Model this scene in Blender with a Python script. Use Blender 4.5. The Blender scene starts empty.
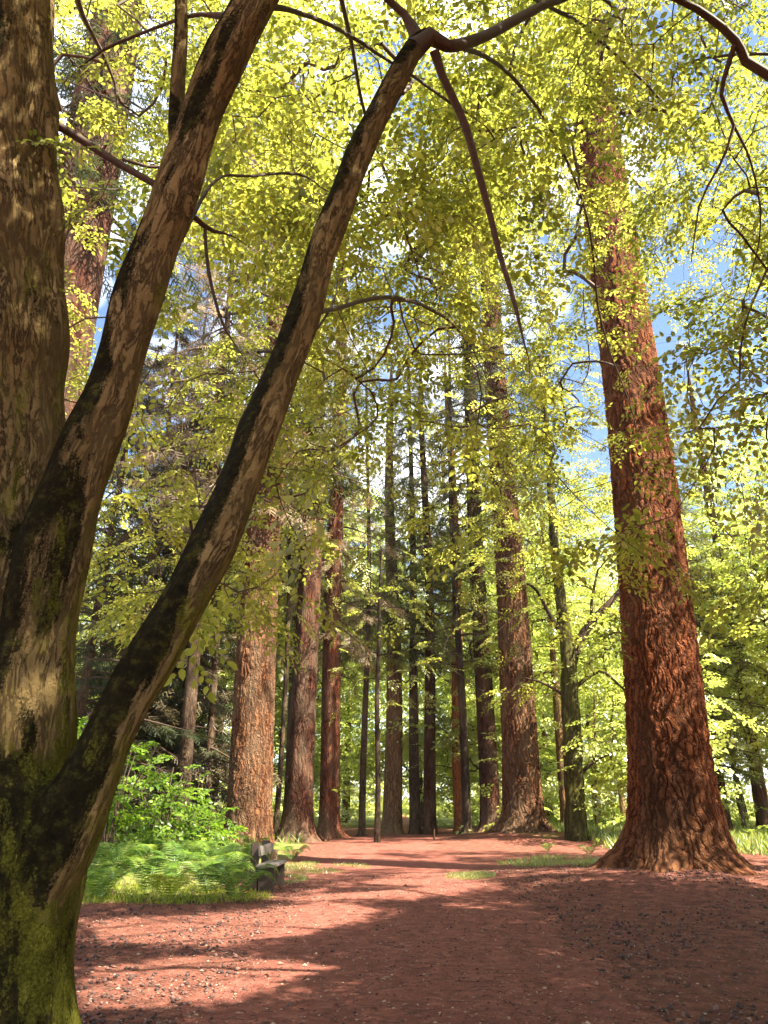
import bpy, math, random
import numpy as np
from mathutils import Vector
R = math.radians
rng = np.random.default_rng(7)
random.seed(7)
sc = bpy.context.scene
COL = sc.collection

# ---------------------------------------------------------------- camera
PITCH = R(21.3); F = 740.0; EYE = 1.6
cp, sp = math.cos(PITCH), math.sin(PITCH)
cam = bpy.data.cameras.new('camera'); cam.lens = 26.0; cam.sensor_width = 36; cam.clip_start = 0.05; cam.clip_end = 2000
co = bpy.data.objects.new('camera', cam); COL.objects.link(co)
co.location = (0, 0, EYE); co.rotation_euler = (R(90) + PITCH, 0, 0); sc.camera = co
CAM = np.array([0, 0, EYE])

def P(px, py, Y):
    """the point at world depth Y seen at a place in the photograph"""
    x = (px - 384) / F; y = (512 - py) / F
    d = np.array([x, cp - y * sp, sp + y * cp])
    return CAM + d * (Y / d[1])
def zc(p): return (p[1]) * cp + (p[2] - EYE) * sp
def proj(p):
    p = np.atleast_2d(p)
    z = p[:, 1] * cp + (p[:, 2] - EYE) * sp
    u = -p[:, 1] * sp + (p[:, 2] - EYE) * cp
    z = np.where(z < 0.05, 0.05, z)
    return 384 + F * p[:, 0] / z, 512 - F * u / z
def G(px, py, z=0.0):
    a = math.atan((py - 512) / F) - PITCH
    Y = (EYE - z) / math.tan(a)
    return P(px, py, Y)

# ---------------------------------------------------------------- sun
SUN_EL = R(52); SUN_AZ = R(121)      # azimuth clockwise from +Y
SUN = np.array([math.sin(SUN_AZ) * math.cos(SUN_EL), math.cos(SUN_AZ) * math.cos(SUN_EL), math.sin(SUN_EL)])
sl = bpy.data.lights.new('sun', 'SUN'); sl.energy = 5.0; sl.angle = R(0.53); sl.color = (1, .93, .80)
so = bpy.data.objects.new('sun', sl); COL.objects.link(so); so.location = (30, 15, 60)
so.rotation_euler = Vector(-SUN).to_track_quat('-Z', 'Y').to_euler()
w = bpy.data.worlds.new('World'); sc.world = w; w.use_nodes = True
nt = w.node_tree; nt.nodes.clear()
out = nt.nodes.new('ShaderNodeOutputWorld'); bg = nt.nodes.new('ShaderNodeBackground')
sky = nt.nodes.new('ShaderNodeTexSky'); sky.sky_type = 'NISHITA'; sky.sun_disc = False
sky.sun_elevation = SUN_EL; sky.sun_rotation = SUN_AZ
sky.ozone_density = 3.0; sky.air_density = 1.0; sky.dust_density = .5
tc = nt.nodes.new('ShaderNodeTexCoord'); nz = nt.nodes.new('ShaderNodeTexNoise'); nz.inputs['Scale'].default_value = 3.2; nz.inputs['Detail'].default_value = 5
rp = nt.nodes.new('ShaderNodeValToRGB'); rp.color_ramp.elements[0].position = .5; rp.color_ramp.elements[1].position = .62
mx = nt.nodes.new('ShaderNodeMix'); mx.data_type = 'RGBA'; mx.inputs['B'].default_value = (13, 13.4, 14, 1)
nt.links.new(tc.outputs['Generated'], nz.inputs['Vector']); nt.links.new(nz.outputs['Fac'], rp.inputs['Fac'])
nt.links.new(rp.outputs['Color'], mx.inputs['Factor']); nt.links.new(sky.outputs['Color'], mx.inputs['A'])
nt.links.new(mx.outputs['Result'], bg.inputs['Color']); bg.inputs['Strength'].default_value = 0.056
nt.links.new(bg.outputs['Background'], out.inputs['Surface'])
sc.view_settings.view_transform = 'Standard'; sc.view_settings.look = 'None'; sc.view_settings.exposure = 2.65
c = sc.cycles if hasattr(sc, 'cycles') else None
sc.render.engine = 'CYCLES'
sc.cycles.use_denoising = True; sc.cycles.max_bounces = 6; sc.cycles.diffuse_bounces = 4; sc.cycles.glossy_bounces = 1
sc.cycles.transmission_bounces = 3; sc.cycles.transparent_max_bounces = 4; sc.cycles.sample_clamp_indirect = 6
sc.cycles.caustics_reflective = False; sc.cycles.caustics_refractive = False

# ---------------------------------------------------------------- materials
def newmat(name):
    m = bpy.data.materials.new(name); m.use_nodes = True; m.node_tree.nodes.clear()
    t = m.node_tree
    o = t.nodes.new('ShaderNodeOutputMaterial')
    return m, t, o
class N:
    """tiny node helper"""
    def __init__(s, t): s.t = t
    def add(s, ty, **kw):
        n = s.t.nodes.new(ty)
        for k, v in kw.items():
            if k.startswith('i_'): n.inputs[k[2:].replace('_', ' ')].default_value = v
            else: setattr(n, k, v)
        return n
    def l(s, a, b): s.t.links.new(a, b)
    def math(s, op, a, b=None, clamp=False):
        n = s.t.nodes.new('ShaderNodeMath'); n.operation = op; n.use_clamp = clamp
        for i, v in enumerate((a, b)):
            if v is None: continue
            if isinstance(v, (int, float)): n.inputs[i].default_value = v
            else: s.l(v, n.inputs[i])
        return n.outputs[0]
    def vmul(s, a, v):
        n = s.t.nodes.new('ShaderNodeVectorMath'); n.operation = 'MULTIPLY'; s.l(a, n.inputs[0]); n.inputs[1].default_value = v
        return n.outputs[0]
    def noise(s, vec, scale, detail=4, rough=.55, dist=0.):
        n = s.t.nodes.new('ShaderNodeTexNoise'); s.l(vec, n.inputs['Vector'])
        n.inputs['Scale'].default_value = scale; n.inputs['Detail'].default_value = detail
        n.inputs['Roughness'].default_value = rough; n.inputs['Distortion'].default_value = dist
        return n.outputs['Fac']
    def ramp(s, f, stops):
        n = s.t.nodes.new('ShaderNodeValToRGB'); s.l(f, n.inputs[0]); e = n.color_ramp.elements
        while len(e) < len(stops): e.new(.5)
        for i, (p, c_) in enumerate(stops):
            e[i].position = p; e[i].color = c_ if len(c_) == 4 else (*c_, 1)
        return n.outputs[0]
    def mix(s, f, a, b, bt='MIX'):
        n = s.t.nodes.new('ShaderNodeMix'); n.data_type = 'RGBA'; n.blend_type = bt
        for k, v in (('Factor', f), ('A', a), ('B', b)):
            if isinstance(v, (int, float)): n.inputs[k].default_value = v
            elif isinstance(v, tuple): n.inputs[k].default_value = (*v, 1) if len(v) == 3 else v
            else: s.l(v, n.inputs[k])
        return n.outputs['Result']

def g3(v): return (v, v, v)
def sm(n, f, a, b):
    return n.ramp(f, [(a, g3(0.)), (b, g3(1.))])

def conifer_bark(name, ridge, mid, crack, depth=.05, cell=7.0, true_disp=False, grey=(.26, .19, .12), greyamt=.5):
    m, t, o = newmat(name); n = N(t)
    at = n.add('ShaderNodeAttribute', attribute_name='bark'); v = at.outputs['Vector']
    wob = n.add('ShaderNodeTexNoise', i_Scale=1.7, i_Detail=3.); n.l(v, wob.inputs['Vector'])
    a1 = n.add('ShaderNodeVectorMath', operation='MULTIPLY_ADD'); n.l(wob.outputs['Color'], a1.inputs[0])
    a1.inputs[1].default_value = (.5, .5, .9); n.l(v, a1.inputs[2]); vv = a1.outputs[0]
    st = n.vmul(vv, (1, 1, .085))
    vo = n.add('ShaderNodeTexVoronoi', feature='DISTANCE_TO_EDGE', i_Scale=cell); n.l(st, vo.inputs['Vector'])
    e1 = sm(n, vo.outputs['Distance'], .0, .27)
    vo2 = n.add('ShaderNodeTexVoronoi', feature='DISTANCE_TO_EDGE', i_Scale=cell * 2.3)
    n.l(n.vmul(vv, (1, 1, .26)), vo2.inputs['Vector']); e2 = sm(n, vo2.outputs['Distance'], .02, .26)
    fib = n.noise(n.vmul(vv, (1, 1, .09)), cell * 6, 5, .65)
    fine = n.noise(vv, 40, 4, .7)
    h = n.math('MULTIPLY', e1, .55)
    h = n.math('ADD', h, n.math('MULTIPLY', e2, .22)); h = n.math('ADD', h, n.math('MULTIPLY', fib, .5))
    h = n.math('ADD', h, n.math('MULTIPLY', fine, .10))
    col = n.ramp(h, [(.30, crack), (.66, mid), (.98, ridge)])
    big = n.noise(n.vmul(v, (1, 1, .35)), 1.6, 4, .6)
    col = n.mix(n.math('MULTIPLY', sm(n, big, .42, .72), greyamt), col, grey)
    col = n.mix(n.math('MULTIPLY', sm(n, fine, .4, .8), .45), col, mid)
    col = n.mix(n.math('MULTIPLY', sm(n, n.noise(n.vmul(v, (1, 1, .3)), .9, 5, .65), .48, .66), .55), col, crack)
    # weathered, duller bark low on the stem
    sep = n.add('ShaderNodeSeparateXYZ'); n.l(v, sep.inputs[0])
    low = n.math('SUBTRACT', 1., n.math('MULTIPLY', sep.outputs['Z'], .45), True)
    col = n.mix(n.math('MULTIPLY', n.math('MULTIPLY', low, sm(n, h, .5, 1.)), .4), col, (.15, .09, .045))
    b = n.add('ShaderNodeBsdfPrincipled', i_Roughness=.95); b.inputs['Specular IOR Level'].default_value = .08
    n.l(col, b.inputs['Base Color']); n.l(b.outputs[0], o.inputs['Surface'])
    if true_disp:
        d = n.add('ShaderNodeDisplacement', i_Scale=depth, i_Midlevel=.6); n.l(h, d.inputs['Height'])
        n.l(d.outputs[0], o.inputs['Displacement']); m.displacement_method = 'BOTH'
    else:
        bp = n.add('ShaderNodeBump', i_Distance=depth); n.l(h, bp.inputs['Height']); n.l(bp.outputs[0], b.inputs['Normal'])
    return m
def beech_bark(name):
    m, t, o = newmat(name); n = N(t)
    at = n.add('ShaderNodeAttribute', attribute_name='bark'); v = at.outputs['Vector']
    geo = n.add('ShaderNodeNewGeometry'); sepn = n.add('ShaderNodeSeparateXYZ'); n.l(geo.outputs['Normal'], sepn.inputs[0])
    sepp = n.add('ShaderNodeSeparateXYZ'); n.l(geo.outputs['Position'], sepp.inputs[0])
    flute = n.noise(n.vmul(v, (1, 1, .14)), 5, 3, .5, .4)
    strk = n.noise(n.vmul(v, (1, 1, .22)), 17, 9, .74, .5)
    spot = n.noise(v, 16, 8, .75)
    fine = n.noise(v, 80, 5, .75)
    mid_ = n.noise(n.vmul(v, (1, 1, .5)), 5, 5, .6)
    # smooth olive-grey to ochre bark, horizontal lens marks, thin vertical cracks
    col = n.ramp(mid_, [(.30, (.18, .125, .045)), (.50, (.26, .178, .064)), (.72, (.37, .265, .11))])
    col = n.mix(n.math('MULTIPLY', sm(n, fine, .40, .62), .40), col, (.17, .115, .055))
    crk = n.math('ABSOLUTE', n.math('SUBTRACT', strk, .5))
    crk = n.math('SUBTRACT', 1., sm(n, crk, .004, .040))
    col = n.mix(n.math('MULTIPLY', crk, n.math('MULTIPLY', sm(n, mid_, .36, .55), .85)), col, (.050, .026, .012))
    col = n.mix(n.math('MULTIPLY', sm(n, spot, .50, .70), .2), col, (.10, .072, .026))
    # moss: noisy, more on sides that face up and left, more near the foot
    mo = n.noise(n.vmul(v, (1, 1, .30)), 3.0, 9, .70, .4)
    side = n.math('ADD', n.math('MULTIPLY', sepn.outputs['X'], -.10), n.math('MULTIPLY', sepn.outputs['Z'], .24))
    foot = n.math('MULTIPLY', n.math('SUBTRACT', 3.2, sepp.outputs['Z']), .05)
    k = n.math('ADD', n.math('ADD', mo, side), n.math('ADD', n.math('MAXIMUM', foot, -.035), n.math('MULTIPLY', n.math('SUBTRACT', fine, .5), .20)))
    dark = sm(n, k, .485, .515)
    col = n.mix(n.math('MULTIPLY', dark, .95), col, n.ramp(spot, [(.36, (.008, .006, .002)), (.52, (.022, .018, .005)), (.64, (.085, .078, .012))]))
    k2 = n.math('ADD', n.noise(n.vmul(v, (1, 1, .4)), 6.0, 9, .75), n.math('ADD', n.math('MULTIPLY', n.math('SUBTRACT', 2.2, sepp.outputs['Z']), .045), n.math('MULTIPLY', n.math('SUBTRACT', sepn.outputs['X'], .45), .13)))  # yellow moss, with the sunlit right edge's highlight put into its colour
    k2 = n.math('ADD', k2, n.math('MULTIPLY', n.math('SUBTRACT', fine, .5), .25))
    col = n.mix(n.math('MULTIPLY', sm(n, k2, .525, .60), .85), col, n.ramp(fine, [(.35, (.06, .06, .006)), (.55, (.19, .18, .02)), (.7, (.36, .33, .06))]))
    b = n.add('ShaderNodeBsdfPrincipled', i_Roughness=.95); b.inputs['Specular IOR Level'].default_value = .06
    n.l(col, b.inputs['Base Color'])
    h = n.math('ADD', n.math('MULTIPLY', flute, .9), n.math('MULTIPLY', n.math('SUBTRACT', strk, crk), .25))
    h = n.math('ADD', h, n.math('MULTIPLY', spot, .55)); h = n.math('ADD', h, n.math('MULTIPLY', n.math('MULTIPLY', fine, dark), .6))
    h = n.math('ADD', h, n.math('MULTIPLY', fine, .12))
    bp = n.add('ShaderNodeBump', i_Distance=.075, i_Strength=1.); n.l(h, bp.inputs['Height']); n.l(bp.outputs[0], b.inputs['Normal'])
    n.l(b.outputs[0], o.inputs['Surface'])
    return m
def leaf_mat(name, stops, trans, tw=.5, gloss=.06):
    """stops: reflectance colours over the leaf's random value; trans: transmitted colour multiplier"""
    m, t, o = newmat(name); n = N(t)
    at = n.add('ShaderNodeAttribute', attribute_name='rnd')
    f = at.outputs['Fac']
    k = len(stops)
    col = n.ramp(f, [(i / (k - 1), s) for i, s in enumerate(stops)])
    d = n.add('ShaderNodeBsdfDiffuse'); n.l(col, d.inputs['Color'])
    tr = n.add('ShaderNodeBsdfTranslucent'); n.l(n.mix(1., col, trans, 'MULTIPLY'), tr.inputs['Color'])
    ad = n.add('ShaderNodeMixShader'); ad.inputs[0].default_value = tw
    n.l(d.outputs[0], ad.inputs[1]); n.l(tr.outputs[0], ad.inputs[2])
    gl = n.add('ShaderNodeBsdfGlossy', i_Roughness=.38); gl.inputs['Color'].default_value = (.9, .95, 1, 1)
    m2 = n.add('ShaderNodeMixShader'); m2.inputs[0].default_value = gloss
    n.l(ad.outputs[0], m2.inputs[1]); n.l(gl.outputs[0], m2.inputs[2]); n.l(m2.outputs[0], o.inputs['Surface'])
    return m
def plain(name, c1, c2, scale=12, rough=.8, bump=.01):
    m, t, o = newmat(name); n = N(t)
    tcn = n.add('ShaderNodeTexCoord'); v = tcn.outputs['Object']
    f = n.noise(v, scale, 5, .65)
    b = n.add('ShaderNodeBsdfPrincipled', i_Roughness=rough); n.l(n.ramp(f, [(.3, c1), (.7, c2)]), b.inputs['Base Color'])
    bp = n.add('ShaderNodeBump', i_Distance=bump); n.l(f, bp.inputs['Height']); n.l(bp.outputs[0], b.inputs['Normal'])
    n.l(b.outputs[0], o.inputs['Surface']); return m

M_redbig = conifer_bark('bark_red_deep', (.20, .068, .025), (.105, .030, .011), (.014, .005, .003), .085, 9.0, True, (.22, .13, .07), .35)
M_brown = conifer_bark('bark_brown_deep', (.175, .078, .034), (.088, .035, .016), (.014, .006, .004), .09, 7.5, True, (.27, .19, .11), .5)
M_red = conifer_bark('bark_red', (.19, .058, .025), (.10, .028, .013), (.02, .007, .004), .05, 7)
M_darkred = conifer_bark('bark_dark_red', (.10, .035, .019), (.05, .018, .010), (.013, .005, .003), .05, 6)
M_tan = conifer_bark('bark_tan', (.28, .165, .08), (.17, .09, .04), (.04, .02, .012), .04, 7)
M_orange = conifer_bark('bark_orange', (.42, .17, .055), (.30, .10, .03), (.10, .03, .012), .03, 7, greyamt=.1)
M_dark = conifer_bark('bark_dark', (.10, .06, .035), (.05, .03, .018), (.015, .009, .006), .02, 10)
M_black = conifer_bark('bark_black', (.045, .028, .018), (.022, .014, .009), (.008, .005, .003), .02, 10)
M_green = conifer_bark('bark_mossy_green', (.085, .08, .02), (.045, .04, .011), (.014, .011, .004), .03, 6, grey=(.04, .035, .012), greyamt=.7)
M_beech = beech_bark('bark_beech')
M_twig = plain('twig', (.035, .018, .009), (.09, .05, .025), 30, .8, .002)

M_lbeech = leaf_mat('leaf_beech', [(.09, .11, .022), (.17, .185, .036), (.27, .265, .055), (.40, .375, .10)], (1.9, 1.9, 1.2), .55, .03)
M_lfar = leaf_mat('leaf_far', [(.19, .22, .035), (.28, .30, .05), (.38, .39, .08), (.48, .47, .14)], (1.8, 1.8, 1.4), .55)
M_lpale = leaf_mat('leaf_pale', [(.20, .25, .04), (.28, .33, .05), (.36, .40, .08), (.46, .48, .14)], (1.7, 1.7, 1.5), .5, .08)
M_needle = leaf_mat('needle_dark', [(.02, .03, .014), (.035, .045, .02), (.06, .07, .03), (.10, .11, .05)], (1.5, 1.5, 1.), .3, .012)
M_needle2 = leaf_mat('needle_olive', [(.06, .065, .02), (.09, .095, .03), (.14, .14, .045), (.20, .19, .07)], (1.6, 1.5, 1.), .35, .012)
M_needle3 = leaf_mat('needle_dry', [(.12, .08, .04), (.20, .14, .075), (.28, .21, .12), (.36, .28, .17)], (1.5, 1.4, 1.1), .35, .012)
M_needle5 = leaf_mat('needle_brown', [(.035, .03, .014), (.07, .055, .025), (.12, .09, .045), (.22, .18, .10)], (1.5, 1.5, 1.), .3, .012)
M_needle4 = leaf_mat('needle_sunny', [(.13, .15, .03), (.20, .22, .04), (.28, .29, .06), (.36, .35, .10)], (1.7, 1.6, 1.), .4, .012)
M_shrub = leaf_mat('leaf_shrub', [(.05, .10, .012), (.08, .14, .014), (.13, .20, .02), (.20, .26, .03)], (1.8, 1.9, 1.2), .5, .02)
M_fern = leaf_mat('leaf_fern', [(.04, .09, .02), (.07, .13, .025), (.12, .18, .03), (.22, .26, .05)], (1.8, 1.8, 1.2), .45, .02)
M_fern2 = leaf_mat('leaf_fern_yellow', [(.14, .19, .015), (.20, .25, .02), (.26, .30, .03), (.34, .34, .05)], (1.8, 1.8, 1.2), .45, .02)
M_grass = leaf_mat('grass', [(.10, .17, .025), (.17, .22, .035), (.25, .27, .06), (.34, .32, .12)], (1.6, 1.6, 1.2), .4)
M_wood = plain('bench_wood', (.025, .014, .009), (.06, .035, .02), 18, .75)
M_woodpale = plain('bench_wood_weathered', (.075, .06, .05), (.16, .135, .11), 25, .7)

# ---------------------------------------------------------------- mesh helpers
def mesh_from(name, V, Fq, mat=None, attrs=None, smooth=True):
    """V (n,3); Fq (m,k) faces all of one size"""
    V = np.ascontiguousarray(V, dtype=np.float32); Fq = np.ascontiguousarray(Fq, dtype=np.int32)
    me = bpy.data.meshes.new(name)
    me.vertices.add(len(V)); me.vertices.foreach_set('co', V.ravel())
    k = Fq.shape[1]
    me.loops.add(Fq.size); me.loops.foreach_set('vertex_index', Fq.ravel())
    me.polygons.add(len(Fq)); me.polygons.foreach_set('loop_start', np.arange(0, Fq.size, k, dtype=np.int32))
    if smooth: me.polygons.foreach_set('use_smooth', np.ones(len(Fq), dtype=bool))
    for an, (ty, arr) in (attrs or {}).items():
        a = me.attributes.new(an, ty, 'POINT')
        a.data.foreach_set('vector' if ty == 'FLOAT_VECTOR' else 'value', np.ascontiguousarray(arr, dtype=np.float32).ravel())
    me.update(calc_edges=True)
    if mat: me.materials.append(mat)
    return me
def link(name, me, parent=None):
    o = bpy.data.objects.new(name, me); COL.objects.link(o)
    if parent is not None: o.parent = parent
    return o
def empty(name, label, cat, loc=(0, 0, 0), group=None):
    o = bpy.data.objects.new(name, None); COL.objects.link(o); o.location = loc; o.empty_display_size = .3
    return tag(o, label, cat, group)
def tag(o, label=None, cat=None, group=None, kind=None):
    if label: o['label'] = label
    if cat: o['category'] = cat
    if group: o['group'] = group
    if kind: o['kind'] = kind
    return o
def norm(a): return a / np.maximum(np.linalg.norm(a, axis=-1, keepdims=True), 1e-9)

def smooth_path(pts, rad, step):
    """Catmull-Rom through pts; returns points and radii about `step` apart"""
    pts = np.asarray(pts, float); rad = np.asarray(rad, float)
    P0 = np.vstack([2 * pts[0] - pts[1], pts, 2 * pts[-1] - pts[-2]]); o, r = [], []
    for i in range(len(pts) - 1):
        a, b, c_, d = P0[i], P0[i + 1], P0[i + 2], P0[i + 3]
        n = max(1, int(np.linalg.norm(c_ - b) / step)); t = np.arange(n) / n; t = t[:, None]
        o.append(.5 * ((2 * b) + (c_ - a) * t + (2 * a - 5 * b + 4 * c_ - d) * t ** 2 + (3 * b - a - 3 * c_ + d) * t ** 3))
        r.append(rad[i] + (rad[i + 1] - rad[i]) * t[:, 0])
    o.append(pts[-1:]); r.append(rad[-1:])
    return np.vstack(o), np.concatenate(r)
class Tubes:
    def __init__(s): s.V, s.F, s.B, s.n = [], [], [], 0
    def add(s, pts, rad, k=8, fn=None, s0=0.0):
        pts = np.asarray(pts, float); rad = np.asarray(rad, float); n = len(pts)
        T = norm(np.gradient(pts, axis=0))
        u = np.cross(T[0], [0.3, .9, .1]); u /= np.linalg.norm(u); U = np.zeros_like(pts); U[0] = u
        for i in range(1, n):
            u = U[i - 1] - T[i] * U[i - 1].dot(T[i]); U[i] = u / max(np.linalg.norm(u), 1e-9)
        W = np.cross(T, U)
        th = np.arange(k) * 2 * np.pi / k
        L = np.concatenate([[0], np.cumsum(np.linalg.norm(np.diff(pts, axis=0), axis=1))]) + s0
        RR = np.repeat(rad[:, None], k, 1)
        nomr = float(np.median(rad))
        if fn is not None: RR = fn(th[None, :], L[:, None], RR)
        V = pts[:, None] + RR[..., None] * (np.cos(th)[None, :, None] * U[:, None] + np.sin(th)[None, :, None] * W[:, None])
        cr = np.maximum(rad, nomr * .8)[:, None]
        B = np.stack([np.cos(th)[None] * cr, np.sin(th)[None] * cr, np.repeat(L[:, None], k, 1)], -1)
        i, j = np.meshgrid(np.arange(n - 1), np.arange(k), indexing='ij'); j2 = (j + 1) % k
        Fq = np.stack([i * k + j, i * k + j2, (i + 1) * k + j2, (i + 1) * k + j], -1).reshape(-1, 4) + s.n
        s.V.append(V.reshape(-1, 3)); s.B.append(B.reshape(-1, 3)); s.F.append(Fq); s.n += n * k
    def segs(s, A, Bp, ra, rb, k=3):
        """many straight tapering twigs at once"""
        A, Bp = np.asarray(A, float), np.asarray(Bp, float)
        if len(A) == 0: return
        T = norm(Bp - A); ref = np.where(np.abs(T[:, 2:3]) > .9, np.array([[1., 0, 0]]), np.array([[0, 0, 1.]]))
        U = norm(np.cross(T, ref)); W = np.cross(T, U); m = len(A)
        th = np.arange(k) * 2 * np.pi / k
        c_ = np.cos(th)[None, :, None] * U[:, None] + np.sin(th)[None, :, None] * W[:, None]
        ra = np.broadcast_to(ra, (m,)); rb = np.broadcast_to(rb, (m,))
        V = np.concatenate([A[:, None] + c_ * ra[:, None, None], Bp[:, None] + c_ * rb[:, None, None]], 1)
        j = np.arange(k); j2 = (j + 1) % k
        f = np.stack([j, j2, j2 + k, j + k], -1)
        Fq = (f[None] + (np.arange(m) * 2 * k)[:, None, None]).reshape(-1, 4) + s.n
        s.V.append(V.reshape(-1, 3)); s.B.append(V.reshape(-1, 3)); s.F.append(Fq); s.n += m * 2 * k
    def mesh(s, name, mat):
        return mesh_from(name, np.vstack(s.V), np.vstack(s.F), mat, {'bark': ('FLOAT_VECTOR', np.vstack(s.B))})

T_BEECH = (np.array([[0, 0, 0], [.27, .28, .06], [.24, .66, .04], [0, 1, -.10], [-.24, .66, .04], [-.27, .28, .06]]), np.array([[0, 1, 2, 3], [0, 3, 4, 5]]))
T_SIMPLE = (np.array([[0, 0, 0], [.33, .45, .08], [0, 1, -.05], [-.33, .45, .08]]), np.array([[0, 1, 2, 3]]))
def needle_tpl(n=7, wd=.035, seed=1, spread=.42, droop=-.15):
    r = np.random.default_rng(seed); V, Q = [], []
    def blade(a, b, w_):
        a, b = np.array(a), np.array(b); d = (b - a) / np.linalg.norm(b - a); s_ = np.array([d[1], -d[0], 0]) * w_
        k = len(V); V.extend([a - s_ * .5, a + s_ * .5, b + s_ * .3, b - s_ * .3]); Q.append([k, k + 1, k + 2, k + 3])
    blade([0, 0, 0], [0, 1, droop * .4], wd)
    for i in range(n):
        t = (i + .5) / n * .9; sd = 1 if i % 2 else -1
        ln = spread * (1 - .55 * t) * r.uniform(.7, 1.2)
        blade([0, t, 0], [sd * ln * .8, t + ln * .62, droop * r.uniform(.2, 1.4)], wd * r.uniform(.8, 1.5))
    return np.array(V), np.array(Q)
T_NEED = [needle_tpl(9, .05, s) for s in (1, 2, 3)]

class Leaves:
    def __init__(s, clear=False): s.V, s.F, s.Rn, s.n, s.clear = [], [], [], 0, clear
    def add(s, pos, axis, nrm, size, tpl, rnd=None, wide=1.0):
        V0, F0 = tpl; m = len(pos)
        if s.clear and m:
            k_ = ~in_open(pos) | (rng.random(m) < .05); size = np.broadcast_to(size, (m,))[k_]; pos, axis, nrm = pos[k_], axis[k_], nrm[k_]
            rnd = None if rnd is None else rnd[k_]; m = len(pos)
        if m == 0: return
        axis = norm(axis); side = norm(np.cross(axis, nrm)); nrm = np.cross(side, axis)
        size = np.broadcast_to(size, (m,))
        V = pos[:, None] + size[:, None, None] * (V0[None, :, 0:1] * wide * side[:, None] + V0[None, :, 1:2] * axis[:, None] + V0[None, :, 2:3] * nrm[:, None])
        s.V.append(V.reshape(-1, 3).astype(np.float32)); k = len(V0)
        s.F.append((F0[None] + (np.arange(m) * k)[:, None, None]).reshape(-1, F0.shape[1]) + s.n)
        if rnd is None: rnd = rng.random(m)
        s.Rn.append(np.repeat(rnd, k)); s.n += m * k
    def mesh(s, name, mat):
        return mesh_from(name, np.vstack(s.V), np.vstack(s.F), mat, {'rnd': ('FLOAT', np.concatenate(s.Rn))}, smooth=False)

# flat leafy spray: (leaf pos, leaf axis, size) in a local plane x = side, y = along; plus its twigs
def spray_tpl(seed, subs=5, per=5, leaf=.14):
    r = np.random.default_rng(seed); pos, ax, sz, tw = [], [], [], []
    def twig(a, d, L, n):
        b = a + d * L; tw.append((a, b)); s_ = np.array([d[1], -d[0]])
        for i in range(n):
            t = (i + .7) / n; sd = 1 if i % 2 else -1
            p = a + d * L * t; an = d * r.uniform(.35, .8) + s_ * sd * r.uniform(.7, 1.)
            if i == n - 1: an = d + s_ * r.uniform(-.3, .3)
            pos.append([*p, r.normal(0, .015)]); ax.append([*an, r.normal(-.15, .25)]); sz.append(leaf * r.uniform(.65, 1.15))
    twig(np.array([0., 0]), np.array([0., 1]), 1.0, per + 3)
    for i in range(subs):
        t = (i + .6) / (subs + .8); sd = 1 if i % 2 else -1; a_ = r.uniform(.6, 1.0)
        twig(np.array([0, t]), np.array([sd * math.sin(a_), math.cos(a_)]), .62 * (1 - .55 * t) * r.uniform(.8, 1.15), per)
    return np.array(pos), np.array(ax), np.array(sz), np.array(tw)
def add_sprays(LV, TB, A, D, Nn, S, tpls, tpl=T_BEECH, twr=.0022, flop=.28, rshift=None):
    """A anchors, D directions, Nn plane normals, S sizes"""
    ids = rng.integers(0, len(tpls), len(A))
    for k, (lp, la, ls, tw) in enumerate(tpls):
        I = np.where(ids == k)[0]
        if len(I) == 0: continue
        a, d, s_ = A[I], norm(D[I]), S[I]; sd = norm(np.cross(d, Nn[I])); nn = np.cross(sd, d)
        def tf(q):  # local -> world, with the spray drooping to its end
            w_ = a[:, None] + s_[:, None, None] * (q[None, :, 0:1] * sd[:, None] + q[None, :, 1:2] * d[:, None] + q[None, :, 2:3] * nn[:, None])
            w_[..., 2] -= s_[:, None] * .22 * (q[None, :, 1] ** 2 + .6 * q[None, :, 0] ** 2)
            return w_
        m, L = len(I), len(lp)
        Pw = tf(lp).reshape(-1, 3)
        Ax = (la[None, :, 0:1] * sd[:, None] + la[None, :, 1:2] * d[:, None] + la[None, :, 2:3] * nn[:, None]).reshape(-1, 3)
        Ax += rng.normal(0, .16, Ax.shape); Ax[:, 2] -= .18
        Nw = np.repeat(nn, L, 0) + rng.normal(0, flop, (m * L, 3))
        sz = (s_[:, None] * ls[None]).reshape(-1) * rng.uniform(.8, 1.2, m * L)
        rn = np.clip(np.repeat(rng.random(m), L) * .5 + rng.random(m * L) * .5, 0, 1)
        if rshift is not None: rn = np.clip(rn + np.repeat(rshift[I], L), 0, 1)
        LV.add(Pw, Ax, Nw, sz, tpl, rn)
        if TB is not None:
            t0 = np.c_[tw[:, 0], np.zeros(len(tw))]; t1 = np.c_[tw[:, 1], np.zeros(len(tw))]
            TB.segs(tf(t0).reshape(-1, 3), tf(t1).reshape(-1, 3), twr, twr * .5)

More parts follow.
